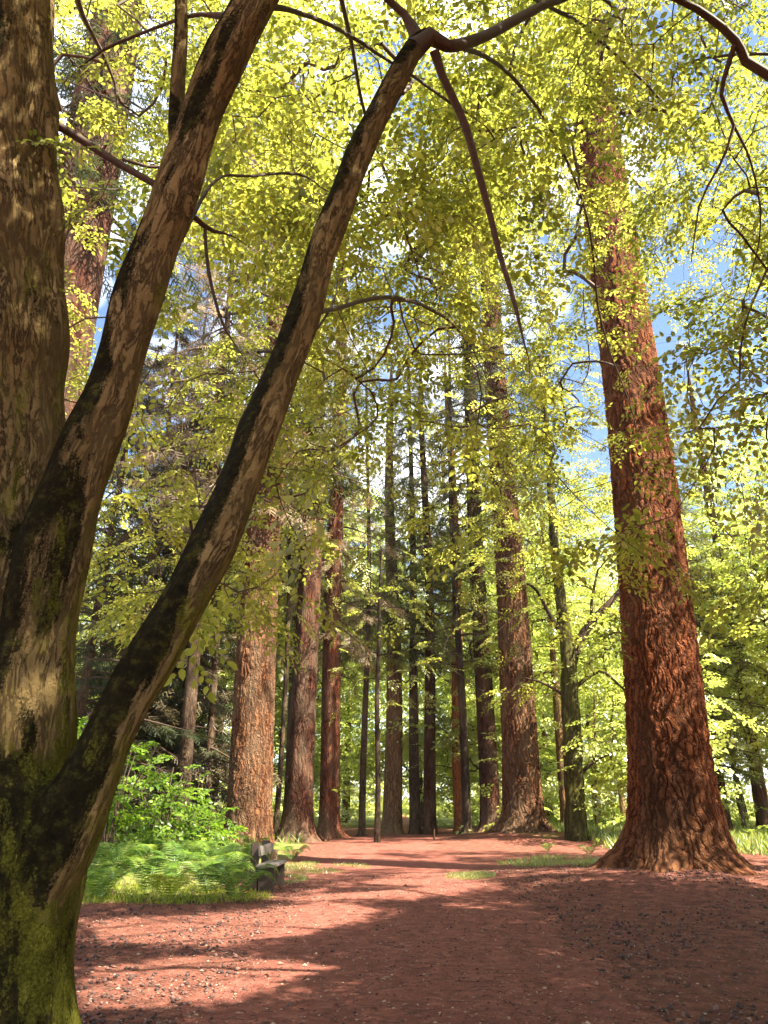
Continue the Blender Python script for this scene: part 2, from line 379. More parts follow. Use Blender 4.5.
def connect(TB, base, anchors, r0=.003, sag=.08, wob=.12, kmin=4, pw=.5, cap=.06, biasup=0.0):
    """grow branches from the base polylines to every anchor: nearest-node growth, pipe-model radii.
    base: list of (pts, index ignored). returns direction of arrival at each anchor"""
    nodes = [p for b in base for p in b]; par = [-1] * len(nodes)
    nodes = np.array(nodes); nb = len(nodes)
    d = np.min(np.linalg.norm(anchors[:, None] - nodes[None], axis=2), axis=1) if len(nodes) < 4000 else np.linalg.norm(anchors - nodes[0], axis=1)
    order = np.argsort(d)
    buf = np.zeros((nb + len(anchors) * 7, 3)); buf[:nb] = nodes; n = nb
    dn_ = np.zeros((len(buf), 3)); par = np.full(len(buf), -1); leafnode = np.zeros(len(anchors), int); dirs = np.zeros_like(anchors)
    for ia in order:
        a = anchors[ia]; dd = np.linalg.norm(buf[:n] - a, axis=1)
        dd = dd + np.where(np.arange(n) < nb, 0, .0) + biasup * np.maximum(0, buf[:n, 2] - a[2])
        j = int(np.argmin(dd)); b = buf[j]; L = np.linalg.norm(a - b)
        k = int(np.clip(L / .22, 2, 6)); prev = j
        off = rng.normal(0, wob * L, 3) * .5
        pd = dn_[j]; cc = b + L * .5 * (pd * .45 + (a - b) / max(L, 1e-6)) / 1.3 if j >= nb else b + (a - b) * .5
        for q in range(1, k + 1):
            t = q / k; p = (1 - t) ** 2 * b + 2 * t * (1 - t) * cc + t * t * a + off * math.sin(math.pi * t)
            p[2] += sag * L * math.sin(math.pi * t)
            buf[n] = p; par[n] = prev; dv_ = p - buf[prev]; dn_[n] = dv_ / max(np.linalg.norm(dv_), 1e-6); prev = n; n += 1
        leafnode[ia] = prev; v = buf[prev] - buf[par[prev]]; dirs[ia] = v
    cnt = np.zeros(n)
    cnt[leafnode] += 1
    for i in range(n - 1, nb - 1, -1): cnt[par[i]] += cnt[i]
    I = np.arange(nb, n); pr = par[I]
    ri = np.minimum(r0 * np.maximum(cnt[I], 1) ** pw, cap); rp_ = np.where(pr >= nb, np.minimum(r0 * np.maximum(cnt[pr], 1) ** pw, cap), ri * 1.2)
    rp_ = np.minimum(rp_, ri * 1.6)
    TB.segs(buf[pr], buf[I], rp_, ri, kmin)
    return norm(dirs)

# ---------------------------------------------------------------- ground
def vnoise(x, y, s, seed):
    r = np.random.default_rng(seed); t = r.random((64, 64)); x = x * s; y = y * s
    xi = np.floor(x).astype(int); yi = np.floor(y).astype(int); fx = x - xi; fy = y - yi
    fx = fx * fx * (3 - 2 * fx); fy = fy * fy * (3 - 2 * fy)
    g = lambda i, j: t[i % 64, j % 64]
    return (g(xi, yi) * (1 - fx) + g(xi + 1, yi) * fx) * (1 - fy) + (g(xi, yi + 1) * (1 - fx) + g(xi + 1, yi + 1) * fx) * fy
EB = G(682, 884); DB = G(525, 841)
def path_c(y): return .25 + .012 * y - 0.3 * np.exp(-((y - 30) / 9.) ** 2)
def path_w(y): return np.clip(2.1 - .012 * y, 1.1, 2.2) + .35 * (vnoise(y, y * 0 + 3, .35, 4) - .5)
def hgt(x, y):
    x = np.asarray(x, float); y = np.asarray(y, float)
    h = .10 * (vnoise(x, y, .22, 1) - .5) + .05 * (vnoise(x, y, .8, 2) - .5)
    off = np.clip((np.abs(x - path_c(y)) - 1.6) / 2.5, 0, 1)
    h = h * (.25 + .75 * off)
    h += .26 * np.exp(-(((x - EB[0]) / 4.2) ** 2 + ((y - EB[1]) / 2.8) ** 2))
    h += .38 * np.exp(-(((x - DB[0] - .6) / 3.6) ** 2 + ((y - DB[1]) / 5.) ** 2))
    h += .22 * np.exp(-(((x + 5) / 2.4) ** 2 + ((y - 18) / 5.) ** 2)) * off
    h += .022 * (vnoise(x, y, 4.5, 5) - .5) * off
    h += .012 * (vnoise(x, y, 11, 6) - .5) * (.4 + .6 * off)
    return h
def grid(x0, x1, y0, y1, d):
    X, Y = np.meshgrid(np.arange(x0, x1 + d / 2, d), np.arange(y0, y1 + d / 2, d)); return X, Y
# one sheet: coordinates spaced finely near, coarsely far
def axis_spaced(fine0, fine1, d, far, n): 
    a = np.arange(fine0, fine1, d); g_ = np.geomspace(d, far, n)
    return np.concatenate([(fine0 - np.cumsum(g_ / g_.sum() * far))[::-1], a, fine1 + np.cumsum(g_ / g_.sum() * far)])
gx = axis_spaced(-12, 14, .07, 700, 60); gy = axis_spaced(1, 24, .07, 700, 70)
X, Y = np.meshgrid(gx, gy)
Z = hgt(X, Y) * np.clip(1.5 - np.hypot(X, Y) / 200, 0, 1)
V = np.stack([X, Y, Z], -1).reshape(-1, 3); ny, nx = X.shape
i, j = np.meshgrid(np.arange(ny - 1), np.arange(nx - 1), indexing='ij')
Fq = np.stack([i * nx + j, i * nx + j + 1, (i + 1) * nx + j + 1, (i + 1) * nx + j], -1).reshape(-1, 4)
def ground_mat(name, path=False):
    m, t, o = newmat(name); n = N(t)
    geo = n.add('ShaderNodeNewGeometry'); v = geo.outputs['Position']
    sep = n.add('ShaderNodeSeparateXYZ'); n.l(v, sep.inputs[0])
    big = n.noise(v, .55, 4, .6); med = n.noise(v, 5, 6, .7, .6); fine = n.noise(v, 42, 5, .75); vf = n.noise(v, 150, 3, .7)
    if path:
        col = n.ramp(med, [(.25, (.10, .028, .017)), (.5, (.175, .052, .033)), (.75, (.30, .112, .076))])
        col = n.mix(n.math('MULTIPLY', sm(n, vf, .56, .70), .5), col, (.42, .24, .17))
        col = n.mix(n.math('MULTIPLY', sm(n, fine, .55, .7), .35), col, (.14, .055, .035))
    else:
        col = n.ramp(med, [(.28, (.04, .011, .006)), (.42, (.12, .031, .018)), (.58, (.22, .068, .042)), (.8, (.36, .15, .10))])
        col = n.mix(n.math('MULTIPLY', sm(n, fine, .52, .66), .7), col, (.09, .035, .022))
        col = n.mix(n.math('MULTIPLY', sm(n, vf, .56, .66), .7), col, (.42, .25, .16))
        # green ground cover beyond the trees and at the fern bed
        yy = n.math('MULTIPLY', n.math('SUBTRACT', sep.outputs['Y'], 31.), .12)
        ax = n.math('MULTIPLY', n.math('SUBTRACT', n.math('ABSOLUTE', n.math('SUBTRACT', sep.outputs['X'], .6)), 5.0), .5)
        g1 = n.math('MINIMUM', yy, ax)
        fy = n.math('MULTIPLY', n.math('SUBTRACT', -2.7, sep.outputs['X']), .9); fz = n.math('MULTIPLY', n.math('SUBTRACT', sep.outputs['Y'], 13.2), .8)
        g2 = n.math('MINIMUM', fy, fz)
        gg = n.math('MAXIMUM', g1, g2)
        far = n.math('MULTIPLY', n.math('SUBTRACT', sep.outputs['Y'], 48.), .1)
        gg = n.math('MAXIMUM', gg, far)
        gk = sm(n, n.math('ADD', gg, n.math('MULTIPLY', n.math('SUBTRACT', big, .5), 2.)), .1, .6)
        col = n.mix(n.math('MULTIPLY', gk, .85), col, n.ramp(med, [(.3, (.09, .12, .02)), (.6, (.20, .23, .05)), (.8, (.33, .30, .12))]))
    b = n.add('ShaderNodeBsdfPrincipled', i_Roughness=.93); b.inputs['Specular IOR Level'].default_value = .2
    n.l(col, b.inputs['Base Color'])
    h = n.math('ADD', n.math('MULTIPLY', med, .5), n.math('ADD', n.math('MULTIPLY', fine, .5), n.math('MULTIPLY', vf, .25)))
    bp = n.add('ShaderNodeBump', i_Distance=.03 if path else .06, i_Strength=1.); n.l(h, bp.inputs['Height']); n.l(bp.outputs[0], b.inputs['Normal'])
    n.l(b.outputs[0], o.inputs['Surface'])
    return m
tag(link('ground', mesh_from('ground', V, Fq, ground_mat('forest_floor'))), kind='structure')
# the path: its own sheet just above the floor
yp = np.concatenate([np.arange(.5, 24, .08), np.arange(24, 90, .4)]); tt = np.linspace(-1, 1, 61)
cx, wx = path_c(yp), path_w(yp)
edge = 1 + .10 * np.sin(yp[:, None] * 2.1 + np.sign(tt)[None] * 1.3) + .12 * (vnoise(yp[:, None] + 0 * tt[None], np.sign(tt)[None] * 5 + 0 * yp[:, None], 2.2, 8) - .5)
XP = cx[:, None] + wx[:, None] * tt[None] * edge; YP = yp[:, None] + 0 * tt[None]
ZP = hgt(XP, YP) + .012 * (1 - np.abs(tt[None]) ** 6) + .002 * 0
ZP[:, 0] -= .02; ZP[:, -1] -= .02
n1, n2 = XP.shape; i, j = np.meshgrid(np.arange(n1 - 1), np.arange(n2 - 1), indexing='ij')
tag(link('path', mesh_from('path', np.stack([XP, YP, ZP], -1).reshape(-1, 3), np.stack([i * n2 + j, i * n2 + j + 1, (i + 1) * n2 + j + 1, (i + 1) * n2 + j], -1).reshape(-1, 4), ground_mat('path_gravel', True))), kind='structure')

# places where the sun comes through the leaves to the floor (outlines of the openings)
def inpoly(px, py, poly):
    r = np.zeros(len(px), bool); n = len(poly)
    for a in range(n):
        x0, y0 = poly[a]; x1, y1 = poly[(a + 1) % n]
        c_ = ((y0 > py) != (y1 > py)) & (px < (x1 - x0) * (py - y0) / ((y1 - y0) if y1 != y0 else 1e-9) + x0); r ^= c_
    return r
LIT = [[(60, 1012), (160, 1010), (250, 992), (352, 968), (300, 960), (200, 955), (90, 970)],
       [(90, 945), (190, 945), (300, 937), (385, 912), (330, 903), (230, 913), (90, 925)],
       [(290, 902), (380, 900), (470, 896), (450, 889), (380, 893), (290, 897)],
       [(360, 886), (420, 888), (520, 880), (600, 872), (600, 864), (500, 868), (400, 876)],
       [(105, 900), (215, 898), (225, 886), (150, 878), (105, 882)],
       [(735, 876), (790, 872), (790, 850), (735, 852)],
       [(300, 856), (560, 850), (560, 846), (300, 848)]]
LITW = []
for pl in LIT:
    LITW.append([tuple(G(a, b)[:2]) for a, b in pl])
def in_open(A):
    g = A[:, :2] - SUN[None, :2] * (A[:, 2:3] / SUN[2]); r = np.zeros(len(A), bool)
    for pl in LITW: r |= inpoly(g[:, 0], g[:, 1], pl)
    return r
def in_lit(A):
    """True where the shadow of a point falls into one of the openings"""
    A = np.atleast_2d(A); g = A[:, :2] - SUN[None, :2] * (A[:, 2:3] / SUN[2]); r = np.zeros(len(A), bool)
    for pl in LITW:
        for ox, oy in ((0, 0), (.4, 0), (-.4, 0), (0, .3), (0, -.3)): r |= inpoly(g[:, 0] + ox, g[:, 1] + oy, pl)
    return r

# ---------------------------------------------------------------- the beech in the foreground
beech = empty('beech_tree', 'massive mossy many-stemmed beech filling the left edge, its leafy boughs hanging over the path', 'tree', (-2.1, 3.9, 0))
BO = np.array(beech.location)
def stem(l):   # (px, py, width px, Y) -> points and radii
    pts, rad = [], []
    for px, py, wd, Yd in l:
        p = P(px, py, Yd); pts.append(p); rad.append(wd / 2 * zc(p) / F)
    return np.array(pts), np.array(rad)
s1 = stem([(-18, 1110, 215, 3.85), (-12, 1024, 184, 3.85), (-8, 930, 178, 3.85), (-4, 840, 184, 3.85), (-2, 740, 150, 3.9), (0, 620, 136, 3.9), (0, 500, 128, 3.85), (2, 400, 124, 3.75), (4, 300, 118, 3.6), (2, 150, 104, 3.35), (0, 0, 96, 3.1), (-4, -150, 90, 2.9), (-10, -330, 84, 2.6)])
s2 = stem([(10, 960, 60, 3.85), (22, 860, 86, 3.8), (26, 740, 92, 3.75), (36, 640, 86, 3.7), (56, 540, 78, 3.65), (84, 460, 68, 3.6), (109, 400, 56, 3.55), (124, 350, 54, 3.5), (138, 300, 54, 3.45), (156, 250, 52, 3.4), (175, 200, 50, 3.32), (191, 150, 47, 3.25), (208, 100, 47, 3.2), (230, 50, 48, 3.1), (256, 0, 47, 3.0), (300, -90, 44, 2.9), (360, -210, 40, 2.8)])
s2b = stem([(186, 175, 22, 3.30), (177, 130, 20, 3.32), (178, 80, 18, 3.3), (181, 30, 16, 3.25), (180, -40, 15, 3.2), (176, -160, 13, 3.1)])
s3 = stem([(-14, 1080, 60, 3.9), (4, 980, 90, 3.82), (26, 900, 100, 3.75), (58, 840, 88, 3.68), (86, 786, 70, 3.62), (108, 738, 58, 3.6), (127, 700, 54, 3.6), (156, 650, 56, 3.6), (185, 600, 54, 3.62), (211, 550, 52, 3.64), (233, 500, 49, 3.66), (252, 450, 46, 3.68), (271, 400, 43, 3.7), (291, 350, 41, 3.73), (308, 300, 38, 3.77), (322, 250, 35, 3.8), (341, 200, 33, 3.84), (360, 150, 30, 3.88), (385, 100, 27, 3.92), (413, 50, 24, 3.95), (430, 36, 20, 3.97)])
knots = [stem([(40, 800, 60, 3.55), (32, 770, 44, 3.5)]), stem([(100, 800, 30, 3.6), (118, 770, 16, 3.62)])]
tb = Tubes(); lines = []
for st_ in (s1, s2, s3, s2b):
    p_, r_ = smooth_path(st_[0], st_[1], .04)
    r_ = r_ * (.94 if st_ is s1 else .86)
    wv = np.cumsum(rng.normal(0, 1, (len(p_), 1)), 0); 
    r_ = r_ * (1 + .05 * np.sin(np.linspace(0, len(p_) * .35, len(p_)) + rng.random() * 6) * np.linspace(1, .6, len(p_)))
    ph = rng.random(6) * 6.28
    def fl(th, L, RR, ph=ph, big=(st_ is s1)):
        q = 1 + .055 * np.cos(3 * th + ph[0] + L * .7) + .04 * np.cos(5 * th + ph[1] - L * .9) + .025 * np.cos(8 * th + ph[2] + L * 1.7)
        if big: q = q + np.exp(-L / .45) * .0 * np.maximum(0, np.cos(5 * th + ph[3]))
        return RR * q
    tb.add(p_, r_, 40, fl); lines.append((p_, r_))
V = np.vstack(tb.V); Fq = np.vstack(tb.F)
# close the ends with fans so that the union is solid
extra_v, extra_f = [], []; off = 0; tris = []
nV = len(V)
for (p_, r_), vv in zip(lines, tb.V):
    k = 40; n = len(p_); extra_v += [p_[0], p_[-1]]; a, b = nV + len(extra_v) - 2, nV + len(extra_v) - 1
    for q in range(k):
        q2 = (q + 1) % k; tris.append((off + q2, off + q, a)); tris.append((off + (n - 1) * k + q, off + (n - 1) * k + q2, b))
    off += n * k
me = bpy.data.meshes.new('tmp'); me.from_pydata(np.vstack([V, np.array(extra_v)]).tolist(), [], Fq.tolist() + tris); me.update()
tmp = bpy.data.objects.new('tmp', me); COL.objects.link(tmp)
md = tmp.modifiers.new('r', 'REMESH'); md.mode = 'VOXEL'; md.voxel_size = .016; md.use_smooth_shade = True
ms = tmp.modifiers.new('s', 'SMOOTH'); ms.factor = .5; ms.iterations = 5
dg = bpy.context.evaluated_depsgraph_get(); me2 = bpy.data.meshes.new_from_object(tmp.evaluated_get(dg))
bpy.data.objects.remove(tmp); bpy.data.meshes.remove(me)
nv = len(me2.vertices); VV = np.zeros(nv * 3, np.float32); me2.vertices.foreach_get('co', VV); VV = VV.reshape(-1, 3).astype(float)
best = np.full(nv, 1e9); BC = np.zeros((nv, 3))
for li, (p_, r_) in enumerate(lines):
    T = norm(np.gradient(p_, axis=0)); L = np.concatenate([[0], np.cumsum(np.linalg.norm(np.diff(p_, axis=0), axis=1))])
    for s0 in range(0, nv, 20000):
        q = VV[s0:s0 + 20000]; d2 = ((q[:, None] - p_[None, ::2]) ** 2).sum(2); ix = d2.argmin(1) * 2
        dv = q - p_[ix]; al = (dv * T[ix]).sum(1); pr = dv - al[:, None] * T[ix]; dist = np.linalg.norm(pr, axis=1) - r_[ix]
        bb = dist < best[s0:s0 + 20000]
        cc = np.c_[pr[:, 0] + li * 7, pr[:, 1], L[ix] + al + pr[:, 2] * .3]
        best[s0:s0 + 20000] = np.where(bb, dist, best[s0:s0 + 20000]); BC[s0:s0 + 20000][bb] = cc[bb]
a_ = me2.attributes.new('bark', 'FLOAT_VECTOR', 'POINT'); a_.data.foreach_set('vector', BC.astype(np.float32).ravel())
VV -= BO; me2.vertices.foreach_set('co', VV.astype(np.float32).ravel()); me2.materials.clear(); me2.materials.append(M_beech); me2.name = 'trunk'
me2.polygons.foreach_set('use_smooth', np.ones(len(me2.polygons), bool)); me2.update()
link('trunk', me2, beech)

# boughs of the beech: (px, py, width px, Y)
TB = Tubes(); boughs = []
def bough(l, k=10, TB=TB, lst=boughs, mul=1.0):
    p_, r_ = stem(l); p_, r_ = smooth_path(p_, r_ * mul, .12)
    r_ = r_ * np.clip((1 - np.linspace(0, 1, len(r_))) * 3, .12, 1)
    p_ = p_ + np.cumsum(rng.normal(0, .006, p_.shape), 0) * np.linspace(0, 1, len(p_))[:, None]
    TB.add(p_, r_, k); lst.append(p_)
bough([(413, 50, 22, 3.95), (430, 36, 18, 3.97), (448, 46, 12, 4.0), (480, 38, 11, 4.2), (515, 20, 10, 4.4), (556, 0, 8, 4.7), (620, -20, 7, 5.2), (720, -30, 6, 6.0), (840, -20, 5, 7.0)])
bough([(420, 42, 16, 3.96), (404, 14, 8, 3.9), (386, -2, 7, 3.8), (360, -40, 6, 3.6), (330, -120, 5, 3.4)])
bough([(434, 50, 10, 3.98), (442, 75, 8, 4.1), (465, 125, 8, 4.3), (480, 180, 7, 4.5), (497, 240, 6, 4.7), (518, 315, 4.5, 4.9), (528, 360, 2.5, 5.0), (530, 405, 1.5, 5.1)], 8)
bough([(160, 262, 8, 3.42), (180, 240, 6, 3.5), (215, 180, 3, 3.9), (250, 176, 3, 4.3), (300, 172, 3, 4.8), (330, 190, 2.5, 5.2), (360, 205, 2, 5.6)], 6)
bough([(30, 110, 12, 3.35), (70, 132, 9, 3.5), (120, 165, 8, 3.6), (170, 195, 7, 3.7), (205, 228, 6, 4.0), (238, 240, 3, 4.3), (270, 262, 2, 4.6)], 6)
bough([(205, 228, 4, 4.0), (208, 270, 4, 4.05), (225, 330, 3, 4.2), (250, 365, 2, 4.3)], 6)
bough([(258, 352, 3, 3.8), (300, 345, 3, 4.4), (335, 300, 2.5, 4.9), (340, 250, 2, 5.2)], 6)
bough([(266, 385, 4, 3.7), (240, 420, 2.5, 4.2), (222, 470, 2, 4.6), (190, 520, 1.5, 5.0)], 6)
bough([(240, 20, 10, 3.1), (200, 14, 4, 3.2), (150, 30, 3, 3.4), (90, 60, 3, 3.6), (50, 95, 2, 3.7)], 6)
bough([(250, 5, 10, 3.0), (290, 10, 5, 3.4), (340, 30, 4, 4.0), (400, 70, 3, 4.8), (460, 110, 3, 5.8), (520, 150, 3, 7)], 6)
bough([(300, -90, 20, 2.9), (400, -60, 8, 3.6), (500, -20, 5, 4.6), (600, 40, 3.5, 6.2), (680, 130, 2.5, 7.8), (720, 220, 2, 9)], 8)
bough([(360, -210, 30, 2.8), (450, -220, 16, 3.2), (600, -180, 12, 4.2), (760, -90, 10, 5.4), (900, 30, 7, 6.8)], 8)
bough([(300, -90, 16, 2.9), (330, -40, 7, 3.8), (350, 40, 4, 5.0), (366, 120, 3, 6.5), (400, 210, 2.5, 8), (426, 300, 2, 9.5), (450, 380, 2, 10.5)], 8)
bough([(430, 36, 8, 3.97), (500, 66, 4, 5.2), (552, 130, 3, 6.6), (590, 220, 2.5, 8), (604, 320, 2, 9.3), (640, 430, 1.8, 10.5), (650, 540, 1.5, 11.5)], 8)
bough([(300, 320, 6, 3.8), (330, 310, 5, 4.8), (400, 300, 4, 6.5), (460, 330, 4, 8.5), (500, 400, 3, 10)], 6)
bough([(2, 150, 30, 3.4), (60, -60, 10, 4.2), (80, 20, 6, 5.5), (110, 90, 5, 6.5), (120, 200, 3, 7)], 6)
bough([(-4, -150, 40, 2.9), (200, -260, 20, 2.5), (450, -420, 14, 2.2), (700, -500, 10, 2.4)], 8)

def blob(px, py, x, y, rx, ry): return np.exp(-(((px - x) / rx) ** 2 + ((py - y) / ry) ** 2))
GAPS = [(112, 230, 24, 110), (285, 22, 34, 26), (392, 150, 22, 26), (642, 165, 22, 34), (735, 262, 20, 18), (230, 482, 34, 26), (80, 60, 20, 60), (340, 330, 22, 16),
        (700, 30, 20, 14), (520, 20, 14, 12), (205, 260, 18, 60), (290, 420, 24, 18), (725, 395, 18, 22)]
def dens(px, py):
    d = np.where(py < 230, 1., np.clip(1 - (py - 230) / 400, 0, 1) * .62)
    d = d * np.where(px < 200, .38, 1.) * np.where((px > 665) & (py > 400), .35, 1.)
    d = np.maximum(d, .5 * blob(px, py, 545, 420, 70, 110)); d = d * (1 - .75 * blob(px, py, 640, 480, 75, 170)); d = np.maximum(d, .35 * blob(px, py, 625, 530, 25, 60)); d = d * (1 - .6 * blob(px, py, 95, 120, 45, 190))
    d = np.maximum(d, .7 * blob(px, py, 730, 300, 80, 110)); d = np.maximum(d, .55 * blob(px, py, 245, 575, 40, 60)); d = np.maximum(d, .45 * blob(px, py, 150, 560, 60, 90)); d = np.maximum(d, .5 * blob(px, py, 420, 420, 60, 90))
    d = d * np.clip((660 - py) / 60, 0, 1)
    d = d * (1 - .93 * blob(px, py, 225, 315, 80, 90)) * (1 - .6 * blob(px, py, 170, 500, 110, 110)) * (1 - .45 * blob(px, py, 400, 430, 60, 120))
    d = d * (1 - .8 * blob(px, py, 632, 330, 38, 90)) * (1 - .75 * blob(px, py, 608, 215, 26, 75))
    for (x, y, a, b) in GAPS: d = d * (1 - .97 * blob(px, py, x, y, a * 1.3, b * 1.25))
    return d
SPR = [spray_tpl(s, 6, 6, .15) for s in (11, 12, 13, 14)]
SPRF = [spray_tpl(s, 6, 5, .17) for s in (21, 22, 23)]
def clumpy(A, s, seed):
    v = vnoise(A[:, 0] + A[:, 1] * .31 + 100, A[:, 2] + A[:, 1] * .52 + 100, s, seed); return v
# crown volume sampling
def canopy(n, xr, yr, Y0, Y1, keep, seed):
    r = np.random.default_rng(seed); px = r.uniform(*xr, n); py = r.uniform(*yr, n); Yd = Y0 + (Y1 - Y0) * r.random(n) ** .8
    A = np.array([P(a, b, c_) for a, b, c_ in zip(px, py, Yd)])
    k = r.random(n) < keep(px, py, A); return A[k]
def keepA(px, py, A):
    k = dens(px, py) * np.where((A[:, 2] > 3.0) & (A[:, 2] < 15), 1, 0)
    k = k * np.clip((clumpy(A, 1.0, 31) - .30) * 3.6, .02, 1) * np.clip((A[:, 1] - 3) / 5, .3, 1)
    return k
A = canopy(30000, (-60, 930), (-130, 650), 5.2, 14.5, keepA, 3)
A2 = canopy(2600, (-400, 700), (-1500, -60), 2.0, 6, lambda px, py, A: np.where((A[:, 2] > 5.5) & (A[:, 2] < 11.5), .9, 0), 4)  # overhead sprays out of view, added to shade floor and stems
A = np.vstack([A, A2]); lit = in_lit(A); A = A[~lit | (rng.random(len(A)) < .02)]
# leave the air in front of the camera clear
A = A[(np.linalg.norm(A - CAM, axis=1) > 4.2)]
px_, py_ = proj(A)
split = (px_ > 560) & (A[:, 0] > 2.2) & (rng.random(len(A)) < np.clip((px_ - 560) / 120, 0, 1))
AL, AR = A[~split], A[split]
def beech_foliage(TB, LV, base, A, smin=.42, smax=.72):
    D = connect(TB, base, A, .0028, .03, .10, 4, .45, .035)
    D = D * np.array([1, 1, .45]) + rng.normal(0, .25, D.shape) + np.array([0, 0, -.12])
    Nn = np.array([0, 0, 1.]) + rng.normal(0, .22, A.shape)
    add_sprays(LV, TB, A, D, Nn, rng.uniform(smin, smax, len(A)), SPR)
LV = Leaves(True); beech_foliage(TB, LV, boughs, AL)
# sparse epicormic leaves on the stems, nearest to the lens
near = []
for (px, py, Yd) in [(75, 110, 3.5), (85, 150, 3.5), (100, 200, 3.6), (70, 180, 3.5), (120, 60, 3.4), (60, 40, 3.4), (150, 240, 4.), (30, 20, 3.3), (430, 10, 4.1), (450, 30, 4.1), (10, 12, 3.2), (470, 95, 4.4), (300, 560 - 90, 4.8), (70, 290, 3.6), (205, 300, 4.1)]:
    near.append(P(px, py, Yd))
near = np.array(near); beech_foliage(TB, LV, boughs, near, .3, .45)
def shift(me, off):
    n = len(me.vertices); v = np.zeros(n * 3, np.float32); me.vertices.foreach_get('co', v); v = v.reshape(-1, 3) - np.asarray(off, np.float32)
    me.vertices.foreach_set('co', v.ravel()); me.update(); return me
link('branches', shift(TB.mesh('branches', M_twig), BO), beech)
link('crown', shift(LV.mesh('crown', M_lbeech), BO), beech)

# second beech, reaching in from the right; its unseen crown is added for shade
b2 = empty('beech_tree', 'beech reaching in from beyond the right edge with thin dark boughs across the upper corner, its unseen crown added for shade', 'tree', (11.5, 5.5, 0))
B2 = np.array(b2.location)
TB2 = Tubes(); bl2 = []
tt_ = Tubes()
tp, tr_ = smooth_path(np.array([(11.5, 5.5, -.3), (11.45, 5.5, 1.5), (11.3, 5.6, 4), (11.0, 5.8, 7), (10.6, 6.2, 10), (10.2, 6.4, 13)]), [.5, .38, .33, .26, .17, .08], .15)
tt_.add(tp, tr_, 24); link('trunk', shift(tt_.mesh('trunk', M_beech), B2), b2)
def b2b(pts, rad):
    p_, r_ = smooth_path(np.array(pts, float), rad, .15); p_ = p_ + np.cumsum(rng.normal(0, .01, p_.shape), 0) * np.linspace(0, 1, len(p_))[:, None]
    TB2.add(p_, r_, 8); bl2.append(p_)
q = [P(768, 82, 5.4), P(730, 45, 5.2), P(690, 18, 5.0), P(640, 0, 4.8), P(600, -10, 4.8)]
b2b([(11.3, 5.6, 4.2), (8.5, 5.6, 6.2), (6.0, 5.5, 7.2), *q], [.14, .10, .075, .05, .042, .034, .025, .012])
def near_on(line, p): return line[np.argmin(np.linalg.norm(line - p, axis=1))]
q2 = [near_on(bl2[0], P(726, 50, 5.2)), P(722, 95, 5.5), P(735, 125, 5.7), P(728, 150, 5.8), P(700, 205, 6.1), P(690, 260, 6.4)]
b2b(q2, [.028, .022, .018, .015, .011, .006])
q3 = [near_on(bl2[1], P(735, 125, 5.7)), P(752, 165, 6), P(760, 225, 6.4), P(742, 300, 7)]
b2b(q3, [.016, .012, .009, .005])
for a, b, c_ in [((11.2, 5.7, 5.5), (8.5, 8.5, 7.5), (6, 11, 8)), ((11.1, 5.8, 6.5), (9, 3.5, 8.5), (6.5, 2.5, 9.5)), ((10.9, 5.9, 7.5), (8, 6.5, 10), (5, 7.2, 11)), ((10.6, 6.2, 9.5), (9, 9.5, 11.5), (7.5, 12, 12)), ((11, 5.8, 7), (13, 8, 9), (14.5, 10, 10))]:
    b2b([a, b, c_], [.11, .06, .02])
r = np.random.default_rng(9); A3 = np.c_[r.uniform(2.3, 16.5, 11000), r.uniform(-7, 12, 11000), r.uniform(4.6, 13, 11000)]  # unseen outer crown added to shade the floor, cut open for sun patches
px_, py_ = proj(A3); inside = (px_ < 890) & (py_ > -110)
A3 = A3[(~inside) & (np.hypot((A3[:, 0] - 9.3) / 7, (A3[:, 1] - 2.5) / 9.5) < 1)]
A3 = A3[clumpy(A3, .9, 33) > .3]
A3 = A3[(np.linalg.norm(A3 - CAM, axis=1) > 8) | (A3[:, 1] < -1.5)]
A3 = A3[~in_lit(A3) | (rng.random(len(A3)) < .01)]
LV2 = Leaves(True)
beech_foliage(TB2, LV2, bl2 + [tp], AR, .45, .75); beech_foliage(TB2, LV2, bl2 + [tp], A3, .85, 1.2)
link('branches', shift(TB2.mesh('branches', M_twig), B2), b2)
link('crown', shift(LV2.mesh('crown', M_lbeech), B2), b2)
print('beech leaves', LV.n // 6, LV2.n // 6)

# ---------------------------------------------------------------- conifers
def conifer_trunk(x, y, r_base, height, flare=.5, lobes=7, seed=0, k=32, step=.4, lean=(0, 0), taper=.35, fine_to=None, wob=.06):
    r = np.random.default_rng(seed); z0 = float(hgt(x, y))
    zs = np.unique(np.concatenate([np.arange(-.35, 3.2, min(step, .08 if k > 60 else .2)), np.arange(3.2, height, step), [height]]))
    t = np.clip(zs / height, 0, 1)
    ph = r.random(4) * 6.28
    px = lean[0] * t * height + wob * np.sin(zs * .25 + ph[0]) - wob * math.sin(ph[0]); py = lean[1] * t * height + wob * np.sin(zs * .2 + ph[1]) - wob * math.sin(ph[1])
    rad = r_base * (1 - (1 - taper) * t) ** 1.0
    rad = rad * np.clip((1 - t) * 6, .02, 1)
    pts = np.c_[px, py, zs]
    def fn(th, L, RR):
        z = np.maximum(L - .35, -.3); lb = 0
        for q in range(3): lb = lb + (1. / (q + 1)) * np.cos((lobes + q * 3) * th + ph[q] + .3 * np.sin(z * 1.3 + q))
        f = np.exp(-np.maximum(z, 0) / (r_base * .95)); f2 = np.exp(-np.maximum(z, -.25) / (r_base * .38))
        big = 1 + .04 * np.cos(2 * th + ph[3] + z * .1) + .025 * np.cos(3 * th + ph[1] - z * .23)
        return RR * big * (1 + flare * f * .55 + flare * f2 * (.5 + .42 * lb) + .018 * lb)
    tb_ = Tubes(); tb_.add(pts, rad, k, fn); return tb_, pts, rad, z0
